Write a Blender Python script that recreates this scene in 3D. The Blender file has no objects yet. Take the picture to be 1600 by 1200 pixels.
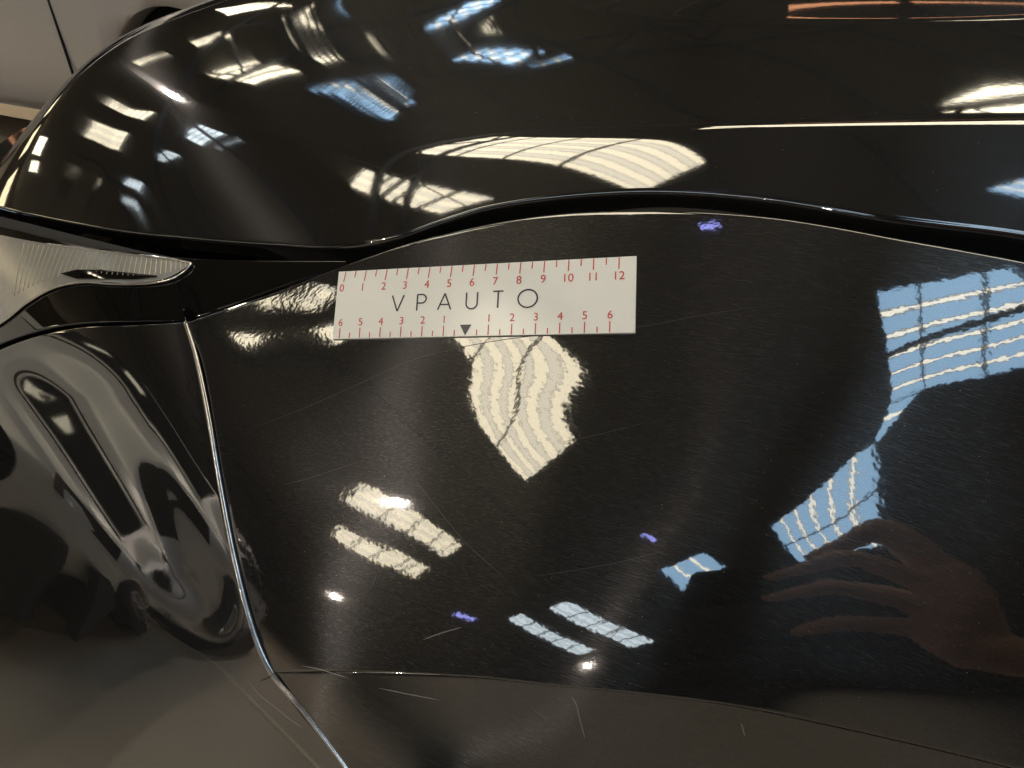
import bpy, math, random
import numpy as np
from mathutils import Vector

random.seed(7); np.random.seed(7)
scene = bpy.context.scene
C = scene.collection
rad = math.radians

# ------------------------------------------------------------------ camera
CAM = np.array([0.0, 0.0, 1.12])              # lens position in the hall, floor is z = 0
FPX = 1209.0                                  # focal length in pixels of a 1600 px wide picture
YAW, PIT = rad(25), rad(35)
FW = np.array([-math.sin(YAW) * math.cos(PIT), math.cos(YAW) * math.cos(PIT), -math.sin(PIT)])
RT = np.array([math.cos(YAW), math.sin(YAW), 0.0])
UP = np.cross(RT, FW)
cd = bpy.data.cameras.new("Camera")
cd.sensor_width = 36.0
cd.lens = 36.0 * FPX / 1600.0
cd.clip_start, cd.clip_end = 0.004, 200.0
cam = bpy.data.objects.new("Camera", cd)
C.objects.link(cam)
cam.location = CAM
cam.rotation_euler = (rad(90) - PIT, 0, YAW)
scene.camera = cam

# ------------------------------------------------------------------ world, exposure
w = bpy.data.worlds.new("World"); scene.world = w; w.use_nodes = True
bg = w.node_tree.nodes["Background"]
bg.inputs["Color"].default_value = (0.9, 0.85, 0.75, 1); bg.inputs["Strength"].default_value = 0.02
vs = scene.view_settings
vs.view_transform = 'Standard'; vs.look = 'None'; vs.gamma = 1; vs.exposure = 0.12
vs.use_curve_mapping = False
scene.render.engine = 'CYCLES'
cy = scene.cycles
cy.max_bounces = 5; cy.glossy_bounces = 4; cy.diffuse_bounces = 2; cy.transmission_bounces = 2
cy.sample_clamp_indirect = 6.0
cy.use_denoising = True
cy.use_adaptive_sampling = True; cy.adaptive_threshold = 0.02

# ------------------------------------------------------------------ helpers
def nrm(a):
    return a / np.maximum(np.linalg.norm(a, axis=-1, keepdims=True), 1e-12)

def tag(o, label=None, cat=None, group=None, kind=None):
    if label: o["label"] = label
    if cat: o["category"] = cat
    if group: o["group"] = group
    if kind: o["kind"] = kind
    return o

def empty(name, loc=(0, 0, 0), rz=0.0):
    o = bpy.data.objects.new(name, None); C.objects.link(o)
    o.empty_display_size = 0.05
    o.location = loc; o.rotation_euler = (0, 0, rz)
    return o

def link_mesh(name, me, mat, parent=None):
    o = bpy.data.objects.new(name, me); C.objects.link(o)
    if mat is not None and not me.materials: me.materials.append(mat)
    if parent is not None:
        o.parent = parent
    return o

def mesh(name, verts, faces, mat, parent=None, smooth=False):
    me = bpy.data.meshes.new(name)
    me.from_pydata([tuple(map(float, v)) for v in verts], [], faces)
    if smooth: me.polygons.foreach_set("use_smooth", [True] * len(me.polygons))
    me.update()
    return link_mesh(name, me, mat, parent)

def grid_mesh(name, G, mat, parent=None, smooth=True, origin=(0, 0, 0)):
    ni, nj = G.shape[:2]
    V = G.reshape(-1, 3) - np.array(origin)
    i, j = np.meshgrid(np.arange(ni - 1), np.arange(nj - 1), indexing='ij')
    a = (i * nj + j).ravel()
    F = np.stack([a, a + 1, a + nj + 1, a + nj], -1)
    me = bpy.data.meshes.new(name)
    me.vertices.add(len(V)); me.vertices.foreach_set("co", V.ravel())
    me.loops.add(F.size); me.loops.foreach_set("vertex_index", F.ravel().astype(np.int32))
    me.polygons.add(len(F)); me.polygons.foreach_set("loop_start", np.arange(0, F.size, 4, dtype=np.int32))
    me.update(calc_edges=True); me.validate()
    me.polygons.foreach_set("use_smooth", [smooth] * len(me.polygons))
    return link_mesh(name, me, mat, parent)

class MB:
    """collects boxes, prisms and tubes into one mesh"""
    def __init__(s): s.v = []; s.f = []
    def add(s, verts, faces):
        n = len(s.v); s.v += [tuple(map(float, p)) for p in verts]; s.f += [[n + k for k in f] for f in faces]; return s
    def box(s, x0, x1, y0, y1, z0, z1):
        return s.add([(x0,y0,z0),(x1,y0,z0),(x1,y1,z0),(x0,y1,z0),(x0,y0,z1),(x1,y0,z1),(x1,y1,z1),(x0,y1,z1)],
                     [(0,3,2,1),(4,5,6,7),(0,1,5,4),(1,2,6,5),(2,3,7,6),(3,0,4,7)])
    def bar(s, a, b, wd, h, upv=(0, 0, 1)):
        a = np.array(a, float); b = np.array(b, float); d = nrm(b - a)
        sd = nrm(np.cross(d, np.array(upv, float))); u2 = np.cross(sd, d)
        p = [q + sd * x * wd / 2 + u2 * y * h / 2 for q in (a, b) for x, y in ((-1,-1),(1,-1),(1,1),(-1,1))]
        return s.add(p, [(0,3,2,1),(4,5,6,7),(0,1,5,4),(1,2,6,5),(2,3,7,6),(3,0,4,7)])
    def quad_prism(s, q, dz):
        q = [np.array(p, float) for p in q]
        return s.add(list(q) + [p + np.array([0, 0, dz]) for p in q],
                     [(0,1,2,3),(7,6,5,4),(0,4,5,1),(1,5,6,2),(2,6,7,3),(3,7,4,0)])
    def tube(s, pts, r, n=8, cap=True):
        pts = np.array(pts, float); rr = np.broadcast_to(np.array(r, float), (len(pts),))
        T = nrm(np.gradient(pts, axis=0)); rings = []
        ref = np.array([0.31, 0.2, 0.93])
        for p, t, q in zip(pts, T, rr):
            a = nrm(np.cross(t, ref)); b = np.cross(t, a)
            rings.append([p + q * (a * math.cos(k * 2 * math.pi / n) + b * math.sin(k * 2 * math.pi / n)) for k in range(n)])
        V = [p for R in rings for p in R]
        Fc = [[i * n + k, i * n + (k + 1) % n, (i + 1) * n + (k + 1) % n, (i + 1) * n + k] for i in range(len(pts) - 1) for k in range(n)]
        if cap: Fc += [list(range(n))[::-1], [(len(pts) - 1) * n + k for k in range(n)]]
        return s.add(V, Fc)
    def build(s, name, mat, parent=None, smooth=False):
        return mesh(name, s.v, s.f, mat, parent, smooth)

# ------------------------------------------------------------------ materials
def new_mat(name):
    m = bpy.data.materials.new(name); m.use_nodes = True
    nt = m.node_tree; b = nt.nodes["Principled BSDF"]
    return m, nt, b

def simple(name, col, rough=0.5, metal=0.0, ior=1.5, emit=None, es=0.0, noise=0.0, nscale=20.0, bump=0.0):
    m, nt, b = new_mat(name)
    b.inputs["Base Color"].default_value = (*col, 1)
    b.inputs["Roughness"].default_value = rough; b.inputs["Metallic"].default_value = metal
    b.inputs["IOR"].default_value = ior
    if emit:
        b.inputs["Emission Color"].default_value = (*emit, 1); b.inputs["Emission Strength"].default_value = es
    if noise or bump:
        tc = nt.nodes.new("ShaderNodeTexCoord"); nz = nt.nodes.new("ShaderNodeTexNoise")
        nz.inputs["Scale"].default_value = nscale; nz.inputs["Detail"].default_value = 6
        nt.links.new(tc.outputs["Object"], nz.inputs["Vector"])
        if noise:
            mx = nt.nodes.new("ShaderNodeMix"); mx.data_type = 'RGBA'
            mx.inputs[6].default_value = (*[c * (1 - noise) for c in col], 1)
            mx.inputs[7].default_value = (*[min(1, c * (1 + noise)) for c in col], 1)
            nt.links.new(nz.outputs["Fac"], mx.inputs[0]); nt.links.new(mx.outputs[2], b.inputs["Base Color"])
        if bump:
            bp = nt.nodes.new("ShaderNodeBump"); bp.inputs["Distance"].default_value = bump
            nt.links.new(nz.outputs["Fac"], bp.inputs["Height"]); nt.links.new(bp.outputs["Normal"], b.inputs["Normal"])
    return m

def paint(name, peel=1.0, ior=1.88, haze=0.07):
    """black clear-coated car paint: orange peel, faint polishing haze and fine swirl marks"""
    m, nt, b = new_mat(name)
    N, L = nt.nodes, nt.links
    out = [n for n in N if n.type == 'OUTPUT_MATERIAL'][0]
    tc = N.new("ShaderNodeTexCoord")
    n1 = N.new("ShaderNodeTexNoise"); n1.inputs["Scale"].default_value = 300; n1.inputs["Detail"].default_value = 1
    L.new(tc.outputs["Object"], n1.inputs["Vector"])
    bp = N.new("ShaderNodeBump"); bp.inputs["Strength"].default_value = 1.0; bp.inputs["Distance"].default_value = PEEL * peel
    L.new(n1.outputs["Fac"], bp.inputs["Height"])
    b.inputs["Base Color"].default_value = (0.010, 0.0095, 0.009, 1)
    b.inputs["Roughness"].default_value = 0.035; b.inputs["IOR"].default_value = ior
    L.new(bp.outputs["Normal"], b.inputs["Normal"])
    # swirl marks: thin bright bands of stretched noise in several directions
    tg = N.new("ShaderNodeCombineXYZ"); tg.inputs[0].default_value, tg.inputs[1].default_value, tg.inputs[2].default_value = SWIRL_DIR
    h = N.new("ShaderNodeBsdfGlossy"); h.inputs["Anisotropy"].default_value = SWIRL_ANISO; L.new(tg.outputs[0], h.inputs["Tangent"]); h.inputs["Roughness"].default_value = 0.33; h.inputs["Color"].default_value = (0.5, 0.5, 0.5, 1)
    acc = None
    for k, (ang, sx, sy) in enumerate(((0.12, 130, 3800), (0.85, 150, 3200))):
        mp = N.new("ShaderNodeMapping"); mp.inputs["Rotation"].default_value = (0.6, 0.3, ang)
        mp.inputs["Scale"].default_value = (sx, sy, sy * 0.4)
        nz = N.new("ShaderNodeTexNoise"); nz.inputs["Scale"].default_value = 1.0; nz.inputs["Detail"].default_value = 1; nz.inputs["Distortion"].default_value = 0.6
        L.new(tc.outputs["Object"], mp.inputs["Vector"]); L.new(mp.outputs["Vector"], nz.inputs["Vector"])
        rp = N.new("ShaderNodeMapRange"); rp.inputs["From Min"].default_value = 0.55; rp.inputs["From Max"].default_value = 0.75
        L.new(nz.outputs["Fac"], rp.inputs["Value"])
        if acc is None: acc = rp.outputs["Result"]
        else:
            a2 = N.new("ShaderNodeMath"); a2.operation = 'ADD'; L.new(acc, a2.inputs[0]); L.new(rp.outputs["Result"], a2.inputs[1]); acc = a2.outputs[0]
    fm = N.new("ShaderNodeMath"); fm.operation = 'MULTIPLY_ADD'; fm.use_clamp = True
    fm.inputs[1].default_value = haze * 0.45; fm.inputs[2].default_value = haze * 0.45
    L.new(acc, fm.inputs[0])
    mx = N.new("ShaderNodeMixShader"); L.new(fm.outputs[0], mx.inputs[0])
    L.new(b.outputs[0], mx.inputs[1]); L.new(h.outputs[0], mx.inputs[2]); L.new(mx.outputs[0], out.inputs["Surface"])
    return m

PEEL = 1.3e-5
SWIRL_DIR = (0.94, -0.12, 0.30); SWIRL_ANISO = 0.75      # polishing strokes run along the fender
M = {}
M['paint'] = paint('black_paint')
M['paint_bonnet'] = paint('black_bonnet_paint', peel=0.35, haze=0.035)
M['paint_bumper'] = paint('black_bumper_paint', peel=0.4, ior=2.35, haze=0.03)
M['cover'] = simple('black_headlight_cover', (0.004, 0.004, 0.004), 0.02, ior=1.6)
M['dark'] = simple('dark_cavity', (0.004, 0.004, 0.004), 0.8)
M['seam'] = simple('panel_edge_highlight', (0.45, 0.44, 0.43), 0.22, metal=0.9, noise=0.5, nscale=160)  # pale metal standing in for the highlight on the rolled panel edges
M['rubber'] = simple('black_rubber', (0.01, 0.01, 0.01), 0.45)
M['card'] = simple('ruler_card', (0.84, 0.81, 0.73), 0.2, ior=1.5, noise=0.02, nscale=90, bump=0.00006)
M['red'] = simple('red_print', (0.62, 0.05, 0.03), 0.3)
M['ink'] = simple('black_print', (0.018, 0.018, 0.03), 0.3)
M['steel_frame'] = simple('steel_frame', (0.03, 0.032, 0.04), 0.5)
M['beam'] = simple('painted_steel_beam', (0.035, 0.045, 0.07), 0.55, noise=0.3, nscale=3)
M['roof'] = simple('roof_sheet', (0.085, 0.072, 0.052), 0.7, noise=0.35, nscale=0.8)
M['wall'] = simple('hall_wall', (0.20, 0.18, 0.14), 0.8, noise=0.25, nscale=0.6)
M['floor'] = simple('concrete_floor', (0.44, 0.37, 0.28), 0.5, noise=0.2, nscale=1.3)
M['line'] = simple('floor_line', (0.7, 0.62, 0.45), 0.6, noise=0.2, nscale=9)
M['grey_car'] = simple('grey_car_paint', (0.34, 0.33, 0.325), 0.3, metal=0.1, noise=0.03, nscale=2)
M['pale_car'] = simple('pale_car_paint', (0.64, 0.61, 0.57), 0.3, metal=0.1, noise=0.03, nscale=2)
M['glass'] = simple('tinted_glass', (0.006, 0.008, 0.01), 0.05)
M['glass_edge'] = simple('glass_edge', (0.2, 0.22, 0.2), 0.3)
M['tyre'] = simple('tyre_rubber', (0.012, 0.012, 0.012), 0.7)
M['rim'] = simple('alloy', (0.3, 0.3, 0.3), 0.35, metal=0.8)
M['chrome'] = simple('bright_trim', (0.75, 0.72, 0.68), 0.18, metal=1.0)
M['lens'] = simple('ribbed_lens', (0.34, 0.325, 0.29), 0.18, metal=0.35, noise=0.15, nscale=120)
M['rib'] = simple('lens_rib', (0.62, 0.55, 0.36), 0.2, metal=0.3)
M['skin'] = simple('skin', (0.66, 0.38, 0.27), 0.5, noise=0.12, nscale=40)
M['nail'] = simple('nail', (0.55, 0.33, 0.26), 0.3)
M['sleeve'] = simple('dark_sleeve', (0.012, 0.011, 0.011), 0.9)
M['phone'] = simple('black_phone', (0.006, 0.006, 0.007), 0.25)
M['scratch'] = simple('scratch_mark', (0.17, 0.16, 0.14), 0.5)
M['scratch_faint'] = simple('faint_scratch', (0.042, 0.042, 0.04), 0.5)
M['dust'] = simple('dust', (0.33, 0.30, 0.25), 0.9)
M['lamp_shade'] = simple('lamp_shade', (0.1, 0.1, 0.1), 0.5)
M['orange'] = simple('orange_beam', (0.55, 0.22, 0.09), 0.5, noise=0.15, nscale=2)

def emit(name, col, s):
    m, nt, b = new_mat(name)
    b.inputs["Base Color"].default_value = (0.2, 0.2, 0.2, 1)
    b.inputs["Emission Color"].default_value = (*col, 1); b.inputs["Emission Strength"].default_value = s
    return m
SKY = 9.0
M['pane_warm'] = emit('pane_warm', (1.0, 0.88, 0.63), SKY * 0.9)
M['pane_warm2'] = emit('pane_warm_pale', (1.0, 0.90, 0.70), SKY * 0.70)
M['pane_cool'] = emit('pane_cool', (0.80, 0.92, 0.98), SKY * 0.8)
M['pane_cool2'] = emit('pane_cool_pale', (0.72, 0.84, 0.9), SKY * 0.62)
M['pane_blue'] = emit('pane_blue', (0.36, 0.60, 0.86), SKY * 0.62)
M['pane_white'] = emit('pane_white', (1.0, 0.95, 0.80), SKY * 0.95)
M['pane_violet'] = emit('pane_violet', (0.36, 0.38, 1.0), SKY * 0.9)
M['pane_amber'] = emit('pane_amber', (0.95, 0.42, 0.20), SKY * 0.35)
M['window_pane'] = emit('window_pane', (1.0, 0.82, 0.50), 4.0)
M['bulb'] = emit('bulb', (1.0, 0.86, 0.74), 2200)

# ------------------------------------------------------------------ body surfaces (control nets)
#  side skin: inverse depth over the body's side, bicubic B-spline
S_NET = dict(u0=-500.0, v0=100.0, sp=100.0, nu=31, nv=21)
S_C = np.array([0.36931,0.38177,0.38934,0.38909,0.37907,0.35815,0.32599,0.28303,0.23043,0.16989,0.10344,0.03322,-0.03878,-0.11094,-0.18213,-0.25170,-0.31940,-0.38534,-0.44985,-0.51337,-0.57636,0.52654,0.54884,0.56765,0.57984,0.58294,0.57509,0.55511,0.52265,0.47827,0.42349,0.36061,0.29232,0.22130,0.14982,0.07946,0.01102,-0.05534,-0.11992,-0.18322,-0.24574,-0.30794,0.67879,0.71261,0.74370,0.76911,0.78608,0.79213,0.78522,0.76399,0.72824,0.67920,0.61956,0.55274,0.48217,0.41091,0.34116,0.27387,0.20893,0.14576,0.08367,0.02213,-0.03924,0.82292,0.87004,0.91492,0.95484,0.98697,1.00849,1.01649,1.00815,0.98213,0.93903,0.88217,0.81630,0.74528,0.67314,0.60353,0.53735,0.47385,0.41201,0.35101,0.29034,0.22971,0.95672,1.01858,1.07872,1.13463,1.18345,1.22240,1.24823,1.25525,1.24129,1.20484,1.15040,1.08559,1.01305,0.93801,0.86773,0.80244,0.74001,0.67908,0.61882,0.55874,0.49863,1.07875,1.15615,1.23264,1.30599,1.37302,1.43107,1.47859,1.50375,1.50587,1.47817,1.42666,1.36419,1.28933,1.20843,1.13605,1.07046,1.00785,0.94690,0.88677,0.82690,0.76700,1.18853,1.28116,1.37423,1.46629,1.55352,1.63192,1.70340,1.75010,1.77199,1.75897,1.71758,1.65517,1.57804,1.49291,1.41287,1.34211,1.27687,1.21473,1.15409,1.09400,1.03399,1.28680,1.39278,1.50091,1.61172,1.72209,1.82266,1.91019,1.97860,2.01720,2.02434,1.99893,1.93973,1.86432,1.77744,1.68993,1.61319,1.54484,1.48107,1.41949,1.35886,1.29851,1.37571,1.49180,1.61083,1.73577,1.86826,1.99823,2.09970,2.17778,2.22342,2.24524,2.23898,2.20166,2.13428,2.04274,1.95384,1.87781,1.80870,1.74367,1.68107,1.61982,1.55913,1.45848,1.58154,1.70625,1.83464,1.96830,2.11051,2.24965,2.33752,2.39224,2.43375,2.44869,2.43478,2.38043,2.29932,2.21128,2.13586,2.06590,1.99971,1.93632,1.87477,1.81414,1.53856,1.66739,1.79620,1.92646,2.06154,2.19719,2.34284,2.45782,2.53830,2.60866,2.64929,2.65348,2.61159,2.54381,2.46147,2.38406,2.31253,2.24566,2.18230,2.12136,2.06167,1.61891,1.75480,1.89006,2.02674,2.17265,2.31657,2.45129,2.56536,2.65860,2.74887,2.80673,2.83248,2.80932,2.75415,2.68403,2.61189,2.54272,2.47756,2.41602,2.35718,2.29981,1.70121,1.84666,1.99246,2.14130,2.29894,2.44437,2.56960,2.68566,2.78560,2.86869,2.93434,2.97165,2.96667,2.93001,2.87563,2.81423,2.75212,2.69208,2.63485,2.58007,2.52675,1.78533,1.94154,2.09951,2.26156,2.42897,2.56975,2.68165,2.80862,2.91421,2.99372,3.05719,3.09350,3.09860,3.07750,3.03887,2.99078,2.93908,2.88727,2.83693,2.78835,2.74097,1.86952,2.03531,2.20364,2.37608,2.55085,2.69014,2.79375,2.92030,3.03222,3.11066,3.16979,3.20269,3.21277,3.20303,3.17828,3.14384,3.10427,3.06285,3.02152,2.98105,2.94137,1.95153,2.12384,2.29867,2.47681,2.65384,2.79256,2.89184,3.01551,3.13171,3.21170,3.26921,3.29993,3.31256,3.31123,3.29832,3.27680,3.24978,3.21987,3.18893,3.15800,3.12739,2.02955,2.20482,2.38160,2.56026,2.73898,2.88881,2.99377,3.10595,3.21869,3.30512,3.35770,3.38352,3.39918,3.40539,3.40286,3.39321,3.37837,3.36023,3.34033,3.31976,3.29908,2.10285,2.27864,2.45486,2.63144,2.80813,2.96353,3.08638,3.19785,3.30359,3.38732,3.43068,3.45728,3.47612,3.48874,3.49528,3.49635,3.49295,3.48626,3.47743,3.46746,3.45706,2.17163,2.34692,2.52225,2.69723,2.87208,3.03181,3.16480,3.27531,3.37722,3.46113,3.50039,3.52539,3.54578,3.56383,3.57845,3.58921,3.59633,3.60041,3.60223,3.60262,3.60236,2.23668,2.41106,2.58628,2.76328,2.94152,3.10564,3.24422,3.34360,3.43395,3.51502,3.55802,3.58345,3.60853,3.63271,3.65488,3.67443,3.69110,3.70507,3.71679,3.72695,3.73632,2.29914,2.47173,2.64540,2.82132,3.00100,3.16716,3.30832,3.40095,3.47987,3.56637,3.61637,3.64089,3.66863,3.69794,3.72690,3.75435,3.77960,3.80244,3.82313,3.84220,3.86040,2.36022,2.52999,2.70102,2.87437,3.04964,3.21279,3.35047,3.45144,3.53226,3.61406,3.67025,3.69924,3.72816,3.76145,3.79650,3.83104,3.86383,3.89446,3.92303,3.95000,3.97609,2.42109,2.58690,2.75388,2.92379,3.09701,3.25706,3.39257,3.50149,3.59114,3.66707,3.71829,3.74852,3.78389,3.82387,3.86534,3.90623,3.94549,3.98273,4.01804,4.05184,4.08479,2.48277,2.64395,2.80542,2.96869,3.13866,3.29688,3.43248,3.54632,3.64213,3.71935,3.76988,3.79910,3.84125,3.88797,3.93510,3.98125,4.02577,4.06845,4.10939,4.14896,4.18774,2.54582,2.70285,2.85990,3.01779,3.17851,3.33145,3.46726,3.58406,3.68270,3.76231,3.81969,3.86043,3.90638,3.95617,4.00682,4.05680,4.10543,4.15247,4.19802,4.24237,4.28604,2.61000,2.76344,2.91686,3.07024,3.22263,3.36845,3.50161,3.61894,3.71935,3.80221,3.86795,3.92180,3.97380,4.02671,4.08004,4.13292,4.18475,4.23530,4.28459,4.33288,4.38059,2.67454,2.82453,2.97423,3.12289,3.26874,3.40839,3.53792,3.65443,3.75633,3.84338,3.91700,3.98088,4.03994,4.09717,4.15357,4.20916,4.26374,4.31720,4.36957,4.42110,4.47214,2.73854,2.88510,3.03105,3.17526,3.31594,3.45070,3.57691,3.69234,3.79568,3.88682,3.96699,4.03854,4.10424,4.16642,4.22646,4.28499,4.34223,4.39828,4.45330,4.50752,4.56132,2.80136,2.94466,3.08708,3.22737,3.36390,3.49487,3.61845,3.73307,3.83776,3.93245,4.01791,4.09559,4.16718,4.23433,4.29836,4.36012,4.42011,4.47865,4.53603,4.59255,4.64864,2.86281,3.00319,3.14246,3.27932,3.41242,3.54040,3.66197,3.77608,3.88206,3.97978,4.06966,4.15248,4.22930,4.30125,4.36938,4.43456,4.49742,4.55845,4.61804,4.67660,4.73460,2.92321,3.06108,3.19747,3.33123,3.46128,3.58668,3.70660,3.82039,3.92761,4.02809,4.12191,4.20941,4.29109,4.36765,4.43988,4.50856,4.57439,4.63793,4.69969,4.76011,4.81973]) 
#  wheel-arch skin, same layout
A_C = np.array([1.31952,1.29864,1.27845,1.25939,1.24181,1.22597,1.21207,1.20025,1.19058,1.18303,1.17751,1.17387,1.17184,1.17114,1.17136,1.17211,1.17295,1.17347,1.17338,1.17253,1.17106,1.48062,1.45841,1.43668,1.41589,1.39642,1.37861,1.36274,1.34900,1.33751,1.32830,1.32130,1.31633,1.31310,1.31123,1.31027,1.30972,1.30910,1.30800,1.30617,1.30357,1.30045,1.64238,1.61862,1.59522,1.57260,1.55118,1.53134,1.51342,1.49770,1.48436,1.47348,1.46500,1.45874,1.45436,1.45140,1.44930,1.44746,1.44532,1.44248,1.43870,1.43403,1.42880,1.80517,1.77964,1.75439,1.72981,1.70630,1.68430,1.66421,1.64640,1.63113,1.61854,1.60861,1.60114,1.59572,1.59178,1.58860,1.58542,1.58162,1.57672,1.57054,1.56320,1.55514,1.96925,1.94175,1.91448,1.88778,1.86203,1.83771,1.81529,1.79522,1.77789,1.76355,1.75221,1.74364,1.73736,1.73259,1.72836,1.72373,1.71791,1.71042,1.70111,1.69022,1.67836,2.13475,2.10515,2.07573,2.04676,2.01864,1.99183,1.96688,1.94437,1.92484,1.90867,1.89598,1.88652,1.87962,1.87417,1.86887,1.86247,1.85408,1.84318,1.82970,1.81405,1.79709,2.30171,2.26994,2.23829,2.20699,2.17639,2.14697,2.11933,2.09417,2.07224,2.05418,2.04028,2.03024,2.02307,2.01710,2.01048,2.00175,1.98990,1.97443,1.95537,1.93335,1.90963,2.47007,2.43612,2.40224,2.36860,2.33552,2.30346,2.27303,2.24508,2.22057,2.20053,2.18567,2.17569,2.16878,2.16218,2.15361,2.14155,2.12500,2.10339,2.07687,2.04647,2.01392,2.63964,2.60355,2.56750,2.53161,2.49616,2.46156,2.42843,2.39767,2.37049,2.34843,2.33303,2.32454,2.31853,2.31046,2.29847,2.28165,2.25876,2.22893,2.19255,2.15130,2.10755,2.81015,2.77199,2.73385,2.69587,2.65826,2.62140,2.58587,2.55260,2.52298,2.49907,2.48384,2.48009,2.47524,2.46274,2.44481,2.42161,2.39034,2.34940,2.30007,2.24521,2.18789,2.98123,2.94104,2.90091,2.86100,2.82152,2.78280,2.74540,2.71025,2.67901,2.65446,2.64162,2.64886,2.64228,2.61853,2.59172,2.56107,2.51838,2.46209,2.39609,2.32508,2.25244,3.15241,3.11018,3.06810,3.02638,2.98527,2.94512,2.90644,2.87019,2.83832,2.81513,2.80942,2.82745,2.81687,2.77544,2.73942,2.70041,2.63996,2.56208,2.47592,2.38756,2.29942,3.32316,3.27878,3.23468,3.19114,3.14849,3.10713,3.06757,3.03058,2.99741,2.96999,2.95112,2.94615,2.95111,2.92919,2.89612,2.83875,2.74666,2.64086,2.53401,2.42999,2.32848,3.49292,3.44615,3.39978,3.35419,3.30981,3.26707,3.22641,3.18831,3.15317,3.12120,3.09215,3.05949,3.04371,3.06130,3.06365,2.95457,2.81731,2.68720,2.56619,2.45188,2.34125,3.66108,3.61154,3.56249,3.51439,3.46772,3.42289,3.38025,3.33988,3.30125,3.26255,3.21954,3.16350,3.10648,3.08206,3.05059,2.94613,2.82199,2.69574,2.57369,2.45606,2.34107,3.82706,3.77424,3.72194,3.67066,3.62082,3.57278,3.52668,3.48228,3.43852,3.39294,3.34093,3.27317,3.18476,3.10477,3.01869,2.90418,2.79430,2.68046,2.56449,2.44826,2.33232,3.99026,3.93358,3.87740,3.82213,3.76810,3.71549,3.66422,3.61376,3.56274,3.50832,3.44498,3.36272,3.25208,3.13551,3.01271,2.88207,2.77171,2.66288,2.55100,2.43634,2.32020,4.15016,4.08904,4.02832,3.96827,3.90903,3.85055,3.79247,3.73401,3.67367,3.60879,3.53471,3.44262,3.32209,3.18935,3.04681,2.89756,2.77377,2.65902,2.54478,2.42845,2.31036,4.30630,4.24024,4.17441,4.10890,4.04363,3.97828,3.91221,3.84439,3.77324,3.69654,3.61155,3.51480,3.39658,3.25951,3.10796,2.94489,2.80297,2.67557,2.55316,2.43111,2.30813,4.45834,4.38696,4.31562,4.24421,4.17239,4.09962,4.02506,3.94750,3.86536,3.77662,3.67891,3.57112,3.45707,3.32550,3.17429,3.00800,2.85303,2.71229,2.57890,2.44815,2.31774,4.60606,4.52918,4.45214,4.37463,4.29613,4.21593,4.13306,4.04634,3.95450,3.85648,3.75228,3.64410,3.53222,3.40173,3.25183,3.08451,2.91889,2.76615,2.62147,2.48091,2.34173,4.74941,4.66703,4.58433,4.50081,4.41586,4.32866,4.23827,4.14368,4.04398,3.93880,3.82903,3.71747,3.60691,3.48290,3.33654,3.17062,2.99683,2.83364,2.67880,2.52889,2.38102,4.88848,4.80081,4.71267,4.62349,4.53258,4.43916,4.34238,4.24145,4.13579,4.02523,3.91013,3.79152,3.67403,3.55715,3.41777,3.25606,3.08040,2.91075,2.74830,2.59065,2.43518,5.02350,4.93088,4.83773,4.74340,4.64722,4.54848,4.44650,4.34073,4.23086,4.11703,4.00006,3.88199,3.76681,3.64912,3.50837,3.34701,3.17006,2.99549,2.82780,2.66436,2.50288,5.15478,5.05771,4.96005,4.86119,4.76050,4.65737,4.55128,4.44190,4.32915,4.21341,4.09561,3.97726,3.85925,3.73661,3.59771,3.43904,3.26416,3.08678,2.91569,2.74815,2.58219,5.28275,5.18174,5.08015,4.97741,4.87293,4.76623,4.65693,4.54483,4.42998,4.31269,4.19345,4.07257,3.94938,3.82282,3.68730,3.53207,3.36096,3.18319,3.01026,2.83991,2.67077,5.40784,5.30346,5.19852,5.09250,4.98488,4.87528,4.76339,4.64911,4.53245,4.41357,4.29254,4.16917,4.04284,3.91307,3.77620,3.62391,3.45747,3.28298,3.10924,2.93711,2.76601,5.53052,5.42330,5.31556,5.20680,5.09656,4.98453,4.87046,4.75425,4.63586,4.51528,4.39236,4.26675,4.13784,4.00458,3.86425,3.71292,3.55066,3.38102,3.20900,3.03692,2.86530,5.65129,5.54173,5.43165,5.32057,5.20810,5.09394,4.97791,4.85987,4.73973,4.61734,4.49244,4.36458,4.23305,4.09671,3.95381,3.80267,3.64325,3.47745,3.30808,3.13735,2.96641,5.77064,5.65917,5.54713,5.43405,5.31957,5.20346,5.08555,4.96570,4.84375,4.71947,4.59251,4.46237,4.32836,4.18955,4.04493,3.89380,3.73620,3.57317,3.40636,3.23749,3.06788,5.88916,5.77612,5.66234,5.54739,5.43102,5.31303,5.19327,5.07160,4.94779,4.82156,4.69251,4.56011,4.42378,4.28290,4.13700,3.98585,3.82959,3.66873,3.50422,3.33725,3.16908])
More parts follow.
